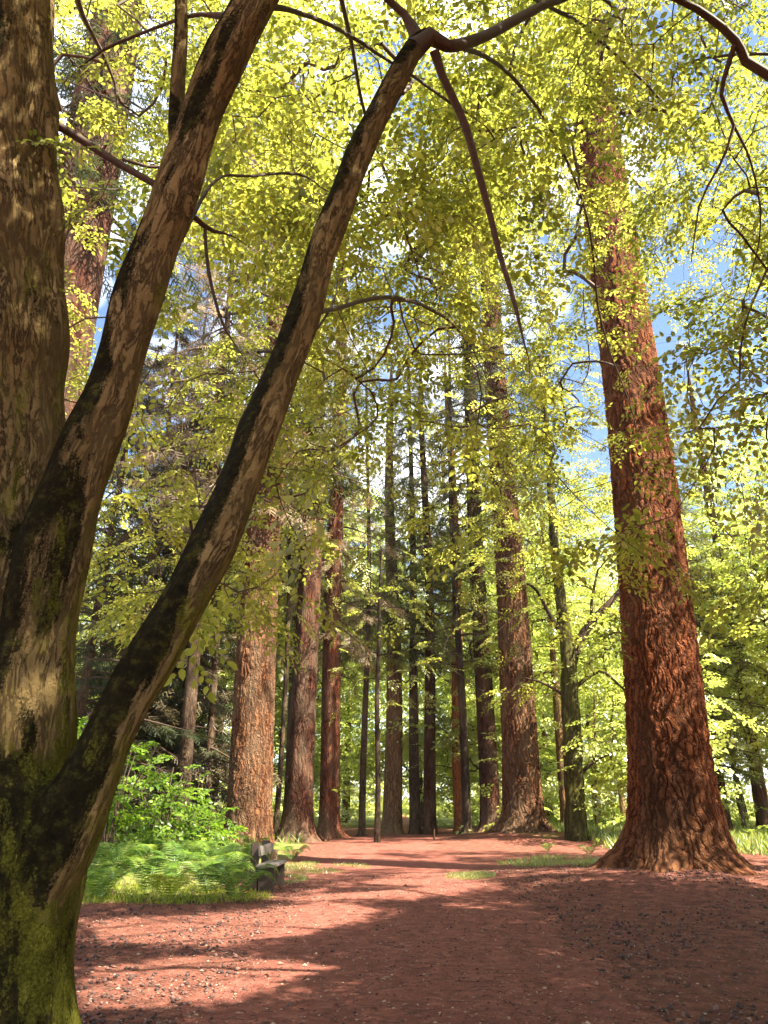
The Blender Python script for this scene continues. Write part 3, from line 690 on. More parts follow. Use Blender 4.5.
def conifer_crown(seed, z0, z1, Lmax, nb, mat, size=.5, droop=.45, per=26, lit_off=None, profile=1.0, hang=.5, dens_=1.0, zpow=1.):
    """needle boughs round the stem: returns branch tubes and leaf mesh in the tree's own space"""
    r = np.random.default_rng(seed); TBc, LVc = Tubes(), Leaves()
    pos, ax, nn, sz, rn = [], [], [], [], []
    zz = z0 + (z1 - z0) * (np.arange(nb) / nb) ** zpow
    for b in range(nb):
        z = zz[b] + r.normal(0, .2); t = (z - z0) / (z1 - z0)
        L = Lmax * (1 - .8 * np.clip(t, 0, 1) ** profile) * r.uniform(.55, 1.1) * (1 if t > .05 else .8)
        az = b * 2.4 + r.normal(0, .5); d = np.array([math.cos(az), math.sin(az), 0])
        n = 7; u = np.linspace(0, 1, n)[:, None]; side = np.array([-d[1], d[0], 0])
        line = np.array([0, 0, z]) + d * L * u + np.array([0, 0, 1.]) * (L * (.12 * u - droop * u ** 1.7 + .22 * droop * u ** 4)) + side * L * .10 * r.normal() * np.sin(u * 2.5)
        rad = np.linspace(.018 * L + .01, .006, n)
        TBc.add(line, rad, 5)
        m = int(per * dens_ * (.4 + L / Lmax)); uu = r.random(m) ** .75 * .95 + .05
        P0 = np.stack([np.interp(uu, u[:, 0], line[:, k]) for k in range(3)], -1)
        sd = r.choice([-1, 1], m)[:, None] * side
        lat = r.random(m)[:, None] ** .7 * .24 * L * (1 - .7 * uu[:, None])
        out = d * .6 + sd * r.uniform(.2, 1.1, (m, 1)); out[:, 2] -= r.uniform(.0, hang * 1.6, m)
        pp = P0 + sd * lat + d * lat * .5; pp[:, 2] -= lat[:, 0] * .5 * hang + r.random(m) * .1
        k_ = r.random(m) < .35
        if k_.any(): TBc.segs(P0[k_], pp[k_] + norm(out[k_]) * size * .5, .009, .004)
        pos.append(pp); ax.append(out); nn.append(np.array([0, 0, 1.]) + r.normal(0, .45, (m, 3))); sz.append(size * r.uniform(.6, 1.35, m) * (.6 + .5 * L / Lmax)); rn.append(np.clip(r.random() * .4 + r.random(m) * .6, 0, 1))
    pos, ax, nn, sz, rn = map(np.concatenate, (pos, ax, nn, sz, rn))
    if lit_off is not None:
        g = in_lit(pos + np.asarray(lit_off)); k_ = ~g | (r.random(len(pos)) < .05); pos, ax, nn, sz, rn = pos[k_], ax[k_], nn[k_], sz[k_], rn[k_]
    ids = r.integers(0, 3, len(pos))
    for q in range(3):
        I = ids == q; LVc.add(pos[I], ax[I], nn[I], sz[I], T_NEED[q], rn[I])
    return TBc.mesh('branches', M_twig), LVc.mesh('crown', mat)
def put_conifer(name, label, cat, base, r_base, height, mat, crown=None, group=None, **kw):
    x, y = float(base[0]), float(base[1])
    tb_, pts, rad, z0 = conifer_trunk(x, y, r_base, height, **kw)
    o = empty(name, label, cat, (x, y, z0), group)
    link('trunk', tb_.mesh('trunk', mat), o)
    if crown:
        for me_, nm in zip(crown, ('branches', 'crown')): link(nm, me_, o)
    return o
def wr(base, wpx):  # radius from pixel width seen at the base distance
    return wpx / 2 * (base[1] * cp) / F
CR = {}
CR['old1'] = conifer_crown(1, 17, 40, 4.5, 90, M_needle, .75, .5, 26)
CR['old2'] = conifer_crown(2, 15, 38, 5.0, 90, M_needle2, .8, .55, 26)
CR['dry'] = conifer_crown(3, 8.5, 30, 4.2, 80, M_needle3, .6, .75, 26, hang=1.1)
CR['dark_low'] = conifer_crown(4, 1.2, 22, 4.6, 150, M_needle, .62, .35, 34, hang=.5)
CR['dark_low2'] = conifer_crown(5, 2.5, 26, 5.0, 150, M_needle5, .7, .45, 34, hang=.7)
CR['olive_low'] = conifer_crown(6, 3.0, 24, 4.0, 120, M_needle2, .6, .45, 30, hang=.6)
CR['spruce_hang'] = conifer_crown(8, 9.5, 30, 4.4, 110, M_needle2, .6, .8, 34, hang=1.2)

# giant redwood on the right
rE = 1.12
crE = conifer_crown(11, 21, 44, 5.5, 80, M_needle2, .85, .5, 26, lit_off=(EB[0], EB[1], 0))
put_conifer('redwood_tree', 'giant redwood with deeply furrowed red bark and broad flared foot on the right', 'tree', (EB[0] + .34, EB[1] + .9), rE * .81, 46, M_redbig, crE, 'old redwoods lining the path',
            flare=.56, lobes=6, seed=5, k=300, step=.05, taper=.5, wob=.12, lean=(.022, 0))
# redwood beside the middle of the path
put_conifer('redwood_tree', 'tall brown redwood right of the path on a mound of red litter', 'tree', DB, wr(DB, 37), 44, M_brown, CR['old1'], 'old redwoods lining the path', flare=.5, lobes=7, seed=21, k=150, step=.12, taper=.45)
b = G(247, 846)
put_conifer('redwood_tree', 'thick redwood with coarse yellowish brown bark behind the bench and ferns', 'tree', b, wr(b, 43), 42, M_brown, CR['old2'], 'old redwoods lining the path', flare=.18, lobes=8, seed=22, k=150, step=.12, taper=.45)
b = G(297, 841)
put_conifer('redwood_tree', 'dark maroon redwood with flared foot, second tree left of the path', 'tree', b, wr(b, 29), 42, M_darkred, CR['old1'], 'old redwoods lining the path', flare=.75, lobes=6, seed=23, k=80, taper=.5)
b = G(329, 838)
put_conifer('redwood_tree', 'bright rust-red redwood with pale root edge, third tree left of the path', 'tree', b, wr(b, 21), 40, M_red, CR['dry'], 'old redwoods lining the path', flare=.7, lobes=6, seed=24, k=64, taper=.5)
b = G(492, 837)
put_conifer('redwood_tree', 'slim red-brown redwood just left of the brown one with the litter mound', 'tree', b, wr(b, 21), 40, M_darkred, CR['old2'], 'old redwoods lining the path', flare=.45, lobes=6, seed=25, k=64, taper=.5)
b = np.array([-8.0, 17., 0])
put_conifer('redwood_tree', 'red-barked conifer seen high between the beech stems at the upper left', 'tree', (-9.15, 17.5), 1.15, 40, M_darkred, CR['old1'], None, flare=.5, lobes=6, seed=26, k=64, taper=.55)
# slimmer trunks deep in the wood: (base px, py, width px, material, crown key, label)
thin = [(362, 836, 7, M_dark, 'sun_low', 'slender brown trunk between the rust-red redwood and the bare black sapling'),
        (392, 834, 19, M_tan, 'sun_low', 'short-looking pale tan trunk at the far end of the path'),
        (430, 835, 13, M_darkred, 'sun_low', 'reddish trunk standing where the path vanishes, thin stake beside it'),
        (462, 835, 14, M_orange, 'sun_high', 'sunlit orange trunk half hidden behind a thin black one'),
        (467, 838, 9, M_black, 'dark_up', 'thin black trunk with a stub branch in front of orange bark'),
        (727, 836, 13, M_darkred, 'olive_low', 'dim reddish trunk in the glade right of the giant redwood'),
        (766, 834, 14, M_darkred, 'sun_high', 'trunk at the very right edge beyond the glade'),
        (150, 841, 7, M_dark, 'dark_low', 'dark spruce behind the bright shrub on the left'),
        (172, 840.5, 6, M_dark, 'dark_low2', 'dark spruce with drooping boughs left of the coarse-barked redwood'),
        (205, 842, 8, M_dark, 'sun_high', 'brown spruce just left of the coarse-barked redwood'),
        (116, 842, 9, M_dark, 'dark_low2', 'dark spruce closest behind the mossy beech'),
        (275, 839, 6, M_dark, 'sun_high', 'thin dark spruce in the gap between the two leftmost redwoods'),
        (62, 848, 12, M_dark, 'dark_low', 'dark spruce hidden low behind the beech stems')]
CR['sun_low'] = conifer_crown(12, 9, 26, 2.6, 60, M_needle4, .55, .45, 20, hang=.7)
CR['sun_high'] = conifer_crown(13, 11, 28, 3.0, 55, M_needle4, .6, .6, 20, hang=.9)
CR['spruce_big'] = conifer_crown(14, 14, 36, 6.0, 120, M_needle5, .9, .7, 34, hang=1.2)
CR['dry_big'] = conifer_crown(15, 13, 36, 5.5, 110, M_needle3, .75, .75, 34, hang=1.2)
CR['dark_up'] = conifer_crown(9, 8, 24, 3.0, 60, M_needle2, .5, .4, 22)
for q, (px, py, wd, mt, ck, lb) in enumerate(thin):
    b = G(px, py); hgt_ = 30 if ck else 34
    ln = (.06, 0) if 'leaning' in lb else (0, 0)
    put_conifer('conifer_tree', lb, 'tree', b, wr(b, wd), hgt_, mt, CR.get(ck), None, flare=.35, lobes=5, seed=40 + q, k=28, taper=.3, lean=ln, wob=.12)
# hanging spruce boughs above the middle of the path
b = G(405, 832)
put_conifer('spruce_tree', 'spruce with long drooping grey-green boughs above the far end of the path', 'tree', (-5.6, 47.0), .3, 36, M_dark, CR['spruce_big'], None, flare=.3, seed=60, k=28, taper=.2)
put_conifer('spruce_tree', 'spruce with pale dry hanging twigs high behind the beech stems', 'tree', (-7.6, 30.0), .28, 36, M_dark, CR['dry_big'], None, flare=.3, seed=61, k=28, taper=.2)
put_conifer('spruce_tree', 'spruce with drooping olive boughs behind the brown redwood', 'tree', (1.6, 41), .3, 32, M_dark, CR['spruce_hang'], None, flare=.3, seed=62, k=28, taper=.2)

# ---------------------------------------------------------------- broadleaf trees in the wood
def broadleaf_meshes(seed, H, rx, z0, nA, mat, bark, r_base, leafscale=1., spray=(.9, 1.45), shells=.6, lean=(0, 0), TPL=T_SIMPLE, bare=2.0, lit_off=None):
    r = np.random.default_rng(seed); st = np.array([(0, 0, -.3), (r.normal(0, .1), r.normal(0, .1), H * .3), (lean[0] * H * .5 + r.normal(0, .2), r.normal(0, .2), H * .6), (lean[0] * H, lean[1] * H, H * .92)])
    p_, rr = smooth_path(st, [r_base * 1.25, r_base * .85, r_base * .5, r_base * .1], .35)
    T1 = Tubes(); T1.add(p_, rr, 14, lambda th, L, RR: RR * (1 + .3 * np.exp(-L / .5) * (1 + np.cos(4 * th)) * .5 + .04 * np.cos(3 * th + L)))
    u = norm(r.normal(size=(nA * 3, 3))) * (r.random((nA * 3, 1)) ** shells)
    A_ = u * np.array([rx, rx, (H - z0) / 2]) + np.array([lean[0] * H * .7, 0, (H + z0) / 2])
    n_ = vnoise(A_[:, 0] + A_[:, 1] * .4 + 50, A_[:, 2] + A_[:, 1] * .3 + 50, .55, seed + 3); A_ = A_[n_ > .38][:nA]
    if lit_off is not None:
        g_ = in_lit(A_ + np.asarray(lit_off)); A_ = A_[~g_ | (r.random(len(A_)) < .05)]
    T2 = Tubes(); L2 = Leaves()
    D = connect(T2, [p_[p_[:, 2] > z0 * .6]], A_, .012, .05, .08, 4, .5, .12)
    D = D * np.array([1, 1, .4]) + r.normal(0, .3, D.shape)
    add_sprays(L2, None, A_, D, np.array([0, 0, 1.]) + r.normal(0, .25, A_.shape), r.uniform(*spray, len(A_)), SPRF if leafscale == 1 else SPR, TPL)
    return T1.mesh('trunk', bark), T2.mesh('branches', M_dark), L2.mesh('crown', mat)
def put_tree(name, label, x, y, meshes, s=1., rot=0., group=None):
    o = empty(name, label, 'tree', (x, y, float(hgt(x, y)) if abs(x) < 60 else 0), group); o.scale = (s, s, s); o.rotation_euler[2] = rot
    for nm, me_ in zip(('trunk', 'branches', 'crown'), meshes): link(nm, me_, o)
    return o
BL = [broadleaf_meshes(101, 14, 4.5, 1.5, 420, M_lfar, M_dark, .16),
      broadleaf_meshes(102, 18, 5.0, 3.0, 480, M_lfar, M_green, .2),
      broadleaf_meshes(103, 10, 4.0, .4, 380, M_lpale, M_dark, .12),
      broadleaf_meshes(104, 22, 5.5, 5.0, 520, M_lpale, M_tan, .25)]
BL.append(broadleaf_meshes(105, 30, 8, 3, 900, M_lpale, M_tan, .3, spray=(1.2, 2.0)))
r = np.random.default_rng(77)
spots = [(-9, 50, 1), (9, 50, 2), (14.5, 40, 2), (17, 46, 1), (12, 58, 3), (21, 36, 0), (24, 50, 3), (-15, 46, 0), (-20, 58, 1), (28, 62, 1), (15, 72, 3), (-12, 78, 3), (-28, 70, 3), (34, 48, 0), (20, 62, 2), (10.5, 31, 2), (-24, 44, 0), (24, 80, 3), (-6.5, 66, 2), (6.2, 51, 2), (-3, 62, 4), (8, 60, 4), (20, 38, 3), (27, 41, 4), (34, 57, 4), (-13, 60, 4), (-24, 52, 4), (13.5, 68, 4), (25, 47, 4), (16, 60, 4), (-3.6, 49, 3), (4.6, 45, 3), (8.4, 37, 3), (-6.5, 55, 4), (2.6, 53, 2), (5.4, 41, 2), (-4.4, 62, 2)]
for q, (x, y, k) in enumerate(spots):
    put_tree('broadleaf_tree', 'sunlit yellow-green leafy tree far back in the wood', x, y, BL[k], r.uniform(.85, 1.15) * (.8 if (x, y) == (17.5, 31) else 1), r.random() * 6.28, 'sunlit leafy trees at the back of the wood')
put_tree('broadleaf_tree', 'leafy tree added beyond the right edge to shade the path and giant redwood', 15, 15.5, BL[3], 1., 1.)  # added out of view, its crown dapples path and redwood with shade
# mossy forked tree beside the giant redwood
gb = G(577, 846); gt = empty('mossy_tree', 'slender green mossy tree with forked dark limbs between the brown and the giant redwood', 'tree', (gb[0], gb[1], float(hgt(gb[0], gb[1]))))
GO = np.array(gt.location); gy_ = gb[1]
def gstem(l): 
    p_, r_ = stem([(a, b_, c_, gy_ + (d_ if len((a, b_, c_, d_)) == 4 else 0)) for a, b_, c_, d_ in l]); return p_, r_
T1 = Tubes(); T2 = Tubes(); glines = []
p_, r_ = gstem([(577, 862, 26, 0), (577, 846, 25, 0), (575, 820, 21, 0), (575, 790, 19, 0), (572, 740, 19, 0), (570, 690, 17, 0), (568, 655, 15, 0), (562, 610, 11, 0), (556, 560, 9, 0), (552, 510, 8, 0), (548, 440, 6, 0), (540, 360, 3, 0)])
p_, r_ = smooth_path(p_, r_, .15)
T1.add(p_, r_, 28, lambda th, L, RR: RR * (1 + .25 * np.exp(-L / .6) * np.cos(4 * th) + .06 * np.cos(3 * th + L * 2) + .05 * np.sin(L * 5 + th * 2)))
link('trunk', shift(T1.mesh('trunk', M_green), GO), gt); glines.append(p_)
for l in [[(569, 672, 12, 0), (578, 645, 10, .2), (592, 622, 9, .4), (612, 600, 6, .8), (630, 575, 3, 1.2), (640, 540, 2, 1.5)],
          [(575, 782, 7, 0), (585, 770, 4, -.1), (600, 758, 3.5, -.2), (625, 748, 2.5, -.4), (650, 740, 1.5, -.6)],
          [(574, 765, 7, 0), (580, 752, 4, .1), (582, 735, 3, .2)], [(570, 700, 5, 0), (556, 690, 3, -.2), (540, 682, 2.5, -.4), (525, 678, 1.8, -.5)],
          [(592, 622, 4, .4), (592, 600, 3, .3), (598, 570, 2, .2)], [(566, 640, 6, 0), (550, 615, 4, -.3), (536, 590, 3, -.6), (520, 580, 2, -1)],
          [(572, 690, 5, 0), (600, 672, 3, .3), (625, 690, 2, .6)]]:
    p_, r_ = gstem(l); p_, r_ = smooth_path(p_, r_, .15); T2.add(p_, r_, 7); glines.append(p_)
r = np.random.default_rng(5); n = 420
A_ = np.array([P(a, b_, gy_ + d_) for a, b_, d_ in zip(r.normal(565, 62, n), r.normal(470, 110, n), r.normal(0, 1.6, n))])
A_ = A_[(A_[:, 2] > 5.5)]; A_ = A_[~in_lit(A_) | (r.random(len(A_)) < .1)]
A_ = np.vstack([A_, [P(a, b_, gy_ - .3) for a, b_ in ((625, 600), (640, 590), (655, 580), (540, 690), (528, 685), (600, 640), (590, 690), (615, 575))]])
L2 = Leaves(); D = connect(T2, glines, A_, .006, .04, .08, 4, .5, .06)
add_sprays(L2, T2, A_, D * np.array([1, 1, .4]) + r.normal(0, .25, D.shape), np.array([0, 0, 1.]) + r.normal(0, .25, D.shape), r.uniform(.7, 1.1, len(A_)), SPR, T_BEECH, .004)
link('branches', shift(T2.mesh('branches', M_black), GO), gt); link('crown', shift(L2.mesh('crown', M_lbeech), GO), gt)
# bare black sapling in the middle of the path's far end
sb = G(377, 843); sap = empty('sapling', 'thin black sapling with fine bare twigs standing beside the path', 'tree', (sb[0], sb[1], float(hgt(sb[0], sb[1]))))
SO = np.array(sap.location); T1 = Tubes(); T2 = Tubes(); sy = sb[1]
p_, r_ = stem([(377, 852, 9, sy), (377, 842, 7, sy), (378, 780, 5.5, sy), (377, 700, 5, sy), (379, 640, 4, sy), (380, 590, 3, sy), (382, 550, 2, sy)]); p_, r_ = smooth_path(p_, r_, .2)
T1.add(p_, r_, 10); link('trunk', shift(T1.mesh('trunk', M_black), SO), sap)
r = np.random.default_rng(6); A_ = np.array([P(380 + s_ * u_, 690 - v_, sy + d_) for s_, u_, v_, d_ in zip(r.choice([-1, 1], 70), r.uniform(5, 48, 70), r.uniform(-20, 150, 70), r.normal(0, .8, 70))])
D = connect(T2, [p_[p_[:, 2] > 4]], A_, .008, .06, .1, 4, .45, .03)
L2 = Leaves(); add_sprays(L2, T2, A_, D + r.normal(0, .2, D.shape), np.array([0, 0, 1.]) + r.normal(0, .3, D.shape), r.uniform(.4, .8, len(A_)), SPR, T_BEECH, .004)
link('branches', shift(T2.mesh('branches', M_black), SO), sap); link('crown', shift(L2.mesh('crown', M_lfar), SO), sap)
# thin pole sapling beside the mossy tree
pb = G(596, 843); T1 = Tubes(); p_, r_ = stem([(597, 846, 3.2, pb[1]), (596, 790, 2.6, pb[1]), (595, 735, 2.2, pb[1]), (594, 690, 1.2, pb[1])]); p_, r_ = smooth_path(p_, r_, .2); T1.add(p_, r_, 8)
tag(link('sapling', T1.mesh('sapling', M_tan)), 'straight bare pole-thin sapling between the mossy tree and the giant redwood', 'tree')
pb = G(742, 835); T1 = Tubes(); p_, r_ = stem([(746, 836, 6, pb[1]), (741, 810, 5, pb[1]), (736, 785, 4, pb[1]), (733, 740, 3, pb[1])]); p_, r_ = smooth_path(p_, r_, .2); T1.add(p_, r_, 8)
tag(link('sapling', T1.mesh('sapling', M_dark)), 'short dark leaning sapling right of the giant redwood foot', 'tree')
pb = G(434, 842); T1 = Tubes(); p_, r_ = stem([(434.5, 843, 1.8, pb[1]), (434, 836, 1.8, pb[1]), (434, 829, 1.6, pb[1])]); T1.add(p_, r_, 6)
tag(link('stake', T1.mesh('stake', M_dark)), 'small dark stake stuck in the path edge far ahead', 'stake')
# dead lower branches on the redwoods are twigs of their own trees: one on the brown redwood, one on the giant
# the far wood
def far_wood():
    L_ = Leaves(); T_ = Tubes(); r = np.random.default_rng(55); n = 6500
    th = r.uniform(-1.25, 1.25, n); d = r.uniform(88, 125, n); z = r.random(n) ** 1.1 * 24 * (.75 + .35 * vnoise(th * 9 + 20, d * 0 + 2, 1.7, 9))
    A_ = np.c_[np.sin(th) * d, np.cos(th) * d, z]
    D = norm(r.normal(size=(n, 3)) * np.array([1, 1, .3]))
    add_sprays(L_, None, A_, D, np.array([0, -.4, 1.]) + r.normal(0, .4, (n, 3)), r.uniform(2.2, 4.2, n), SPRF, T_SIMPLE)
    return L_.mesh('woodland', M_lfar)
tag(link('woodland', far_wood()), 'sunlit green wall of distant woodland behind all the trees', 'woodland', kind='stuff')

# ---------------------------------------------------------------- shrubs
def shrub_mesh(seed, H, rx, nA, lf):
    r = np.random.default_rng(seed); T_ = Tubes(); ln = []
    for q in range(7):
        a_ = r.uniform(0, 6.28); e = np.array([math.cos(a_), math.sin(a_), 0]) * rx * r.uniform(.2, .8)
        p_, rr = smooth_path(np.array([(0, 0, -.1), e * .3 + (0, 0, H * .4), e + (0, 0, H * r.uniform(.75, .95))]), [.03, .02, .008], .15); T_.add(p_, rr, 6); ln.append(p_)
    u = norm(r.normal(size=(nA, 3))) * r.random((nA, 1)) ** .5; A_ = u * np.array([rx, rx, H * .52]) + np.array([0, 0, H * .52]); A_ = A_[A_[:, 2] > .15]
    D = connect(T_, ln, A_, .005, .04, .1, 4, .4, .02); L_ = Leaves()
    add_sprays(L_, T_, A_, D * np.array([1, 1, .5]) + r.normal(0, .3, D.shape), np.array([0, 0, 1.]) + r.normal(0, .25, D.shape), r.uniform(.35, .6, len(A_)), lf, T_BEECH, .003)
    return T_, L_
SPRS = [spray_tpl(s, 3, 4, .30) for s in (31, 32, 33)]
for q, (px, Yd, H, rx, lb) in enumerate([(112, 19.0, 3.3, 1.25, 'tall bright green shrub beside the beech trunk, above the ferns'), (162, 20.5, 2.5, 1.3, 'bright green broad-leaved shrub behind the ferns left of the coarse-barked redwood'), (205, 22, 1.4, .8, 'low green shrub against the foot of the coarse-barked redwood'), (95, 24, 4.6, 1.3, 'tallest bright shrub peeping out between beech trunk and its leaning limb')]):
    T_, L_ = shrub_mesh(200 + q, H, rx, 85, SPRS); x = (px - 384) / F * Yd * cp * 1.0
    o = empty('shrub', lb, 'shrub', (x, Yd, float(hgt(x, Yd)))); link('stems', T_.mesh('stems', M_twig), o); link('foliage', L_.mesh('foliage', M_shrub), o)

# ---------------------------------------------------------------- ferns
def fern_mesh(seed, nf, L, mat, hgt_=.95):
    r = np.random.default_rng(seed); LVf = Leaves()
    for f in range(nf):
        az = f * 2.4 + r.normal(0, .25); d = np.array([math.cos(az), math.sin(az), 0]); Lf = L * r.uniform(.7, 1.1)
        n = 24; u = np.linspace(.08, 1, n); el = r.uniform(.8, 1.2)
        line = d[None] * (Lf * (u - .15 * u ** 2))[:, None] + np.array([0, 0, 1.])[None] * (Lf * hgt_ * el * (1.9 * u - 1.5 * u ** 2))[:, None]
        T = norm(np.gradient(line, axis=0)); sd = np.array([-d[1], d[0], 0]); up = norm(np.cross(np.repeat(sd[None], n, 0), T)); up = np.where(up[:, 2:3] < 0, -up, up)
        wl = .30 * Lf * np.sin(np.pi * np.clip(u, 0, 1) ** .75) ** .8 * (1 - .3 * u) + .015
        for s_ in (-1, 1):
            ax = sd[None] * s_ + T * .45 + np.array([0, 0, -.15]); LVf.add(line, ax, up + r.normal(0, .15, (n, 3)), wl, (np.array([[0, 0, 0], [.055, .25, .02], [0, 1, -.08], [-.055, .25, .02]]), np.array([[0, 1, 2, 3]])), np.full(n, r.random()) * .6 + r.random(n) * .4)
        LVf.add(line[:-1], T[:-1], up[:-1], Lf / n * 1.1, (np.array([[-.12, 0, 0], [.12, 0, 0], [.1, 1, 0], [-.1, 1, 0]]), np.array([[0, 1, 2, 3]])), np.full(n - 1, .1))
    return LVf.mesh('fern', mat)
FM = [fern_mesh(301, 9, .95, M_fern), fern_mesh(302, 11, .8, M_fern), fern_mesh(303, 8, 1.05, M_fern), fern_mesh(304, 10, .8, M_fern2)]
def fern(x, y, k, s, label, group):
    o = link('fern', FM[k]); o.location = (x, y, float(hgt(x, y)) - .01); o.scale = (s, s, s); o.rotation_euler = (rng.normal(0, .06), rng.normal(0, .06), rng.random() * 6.28)
    tag(o, label, 'fern', group); return o
r = np.random.default_rng(12)
nf = 0
for q in range(400):
    y = r.uniform(13.6, 21); x = r.uniform(-8.2, -2.4 - .04 * (y - 13))
    px_, py_ = proj(np.array([x, y, 0.]));
    if px_[0] > 244 or (y < 14.6 and r.random() < .5): continue
    ok = all(math.hypot(x - a_[0], y - a_[1]) > .8 for a_ in (fern.pts if hasattr(fern, 'pts') else []))
    if not ok: continue
    fern.pts = getattr(fern, 'pts', []) + [(x, y)]
    fern(x, y, int(r.integers(0, 3)), r.uniform(.75, 1.2), 'green fern in the crowded bed between the beech and the bench', 'ferns in the bed beside the bench'); nf += 1
    if nf > 62: break
for (px, py, k, s, lb) in [(165, 905, 3, .95, 'bright yellow-green fern at the front edge of the fern bed'), (225, 893, 2, 1.0, 'pale broad fern on the bed edge just left of the bench'), (100, 905, 0, .9, 'fern half hidden beside the foot of the mossy beech'), (292, 862, 1, .8, 'small fern on the grass behind the bench'),
                           (254, 858, 2, .9, 'fern arching up against the coarse-barked redwood behind the bench'), (548, 852, 1, .5, 'little bluish fern at the foot of the brown redwood'), (590, 858, 1, .6, 'low pale fern below the mossy tree')]:
    g_ = G(px, py); fern(g_[0], g_[1], k, s, lb, None)

# ---------------------------------------------------------------- grass and ground cover
def blades(name, cx, cy, rx, ry, n, h0, h1, mat, label, noise=True, cond=None, width=.05):
    r = np.random.default_rng(int(abs(cx * 13 + cy * 7)) + n); a_ = r.uniform(0, 6.28, n); q = np.sqrt(r.random(n)); x = cx + rx * q * np.cos(a_); y = cy + ry * q * np.sin(a_)
    if noise: k = vnoise(x + 30, y + 30, 1.3, 71) > .42; x, y = x[k], y[k]
    if cond is not None: k = cond(x, y); x, y = x[k], y[k]
    n = len(x); L_ = Leaves(); pos = np.c_[x, y, hgt(x, y) - .01]; ax = np.c_[r.normal(0, .45, n), r.normal(0, .45, n), np.ones(n)]; nn = np.c_[r.normal(0, 1, n), r.normal(0, 1, n), np.zeros(n)]
    L_.add(pos, ax, nn, r.uniform(h0, h1, n), (np.array([[-width, 0, 0], [width, 0, 0], [width * .5, .6, .08], [0, 1, .3]]), np.array([[0, 1, 2, 3]])))
    return tag(link(name, L_.mesh(name, mat)), label, 'grass', kind='stuff')
def at(px, py): g_ = G(px, py); return g_[0], g_[1]
x, y = at(470, 881); blades('grass', x, y, .55, .9, 2600, .03, .09, M_grass, 'small bright grass patch on the right edge of the path')
x, y = at(575, 867); blades('grass', x, y, 2.0, 2.6, 6000, .04, .14, M_grass, 'pale grass strip between the brown and the giant redwood', )
x, y = at(320, 868); blades('grass', x, y, 1.3, 1.8, 4000, .03, .10, M_grass, 'thin grass beside the path behind the bench')
x, y = at(290, 880); blades('grass', x - .3, y, .7, 1.1, 2500, .03, .10, M_grass, 'grass patch around the bench feet')
blades('grass', -4.2, 14.4, 2.3, 1.1, 3000, .04, .14, M_fern2, 'mixed low green growth at the front of the fern bed', noise=False)
blades('grass', 16, 40, 13, 19, 60000, .15, .55, M_grass, 'tall sunlit grass and undergrowth in the glade on the right', cond=lambda x, y: (x > 7.5) & (y > 25) & (np.hypot(x - EB[0], y - EB[1]) > 3.5))
blades('grass', -13, 48, 12, 26, 26000, .2, .6, M_grass, 'undergrowth beneath the spruces on the left', cond=lambda x, y: (x < -3.2))
# low leafy undergrowth in the glade: countless, one mass
r = np.random.default_rng(88); n = 900; x = r.uniform(-34, 34, n); y = r.uniform(34, 80, n); k = (np.abs(x - .6) > 2.6) | (y > 66); x, y = x[k], y[k]; n = len(x)
L_ = Leaves(); A_ = np.c_[x, y, r.random(n) ** 1.5 * 2.2 + .2]
add_sprays(L_, None, A_, r.normal(size=(n, 3)) * np.array([1, 1, .4]), np.array([0, 0, 1.]) + r.normal(0, .3, (n, 3)), r.uniform(.9, 1.8, n), SPRF, T_SIMPLE)
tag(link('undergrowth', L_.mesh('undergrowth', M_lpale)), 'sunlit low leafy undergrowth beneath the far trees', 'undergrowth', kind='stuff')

# ---------------------------------------------------------------- litter: cones, chips, twigs, fallen leaves
def rock_tpl(seed):
    r = np.random.default_rng(seed); V = np.array([[1, 0, 0], [0, 1, 0], [-1, 0, 0], [0, -1, 0], [0, 0, 1], [0, 0, -1]], float) * r.uniform(.6, 1.2, (6, 1)) * np.array([.5, .7, .42])
    return V, np.array([[0, 1, 4], [1, 2, 4], [2, 3, 4], [3, 0, 4], [1, 0, 5], [2, 1, 5], [3, 2, 5], [0, 3, 5]])
def scatter(n, seed, pw=1.5, xr=(-5, 9), yr=(5.2, 19)):
    r = np.random.default_rng(seed); y = yr[0] + (yr[1] - yr[0]) * r.random(n) ** pw; x = r.uniform(*xr, n); return x, y, r
lt = Leaves(); x, y, r = scatter(16000, 400)
onp = np.abs(x - path_c(y)) < path_w(y) * .95; dn = vnoise(x + 40, y + 40, .9, 17) * .8 + vnoise(x + 40, y + 40, 2.6, 18) * .4
k = (dn > .52) & (~onp | (r.random(len(x)) < .10)); x, y = x[k], y[k]; n = len(x)
s_ = r.uniform(.014, .05, n) * np.where(r.random(n) < .12, 1.5, 1)
for q in range(3):
    I = np.arange(n) % 3 == q; lt.add(np.c_[x, y, hgt(x, y) + s_ * .2][I], r.normal(size=(I.sum(), 3)) * np.array([1, 1, .3]), np.array([0, 0, 1.]) + r.normal(0, .3, (I.sum(), 3)), s_[I], rock_tpl(500 + q))
def var_mat(name, stops, rough=.85):
    m, t, o = newmat(name); nn_ = N(t); at_ = nn_.add('ShaderNodeAttribute', attribute_name='rnd'); b_ = nn_.add('ShaderNodeBsdfPrincipled', i_Roughness=rough)
    nn_.l(nn_.ramp(at_.outputs['Fac'], [(i / (len(stops) - 1), s) for i, s in enumerate(stops)]), b_.inputs['Base Color']); nn_.l(b_.outputs[0], o.inputs['Surface']); return m
M_cone = var_mat('cone_litter', [(.02, .010, .006), (.05, .022, .015), (.09, .04, .028), (.16, .075, .05)])
M_chip = var_mat('bark_chips', [(.05, .018, .011), (.12, .045, .028), (.20, .10, .065), (.36, .24, .16)])
tag(link('cone_litter', lt.mesh('cone_litter', M_cone)), 'dark fallen cones and clods strewn over the red forest floor', 'litter', kind='stuff')
lt = Leaves(); x, y, r = scatter(60000, 401, 1.6); n = len(x)
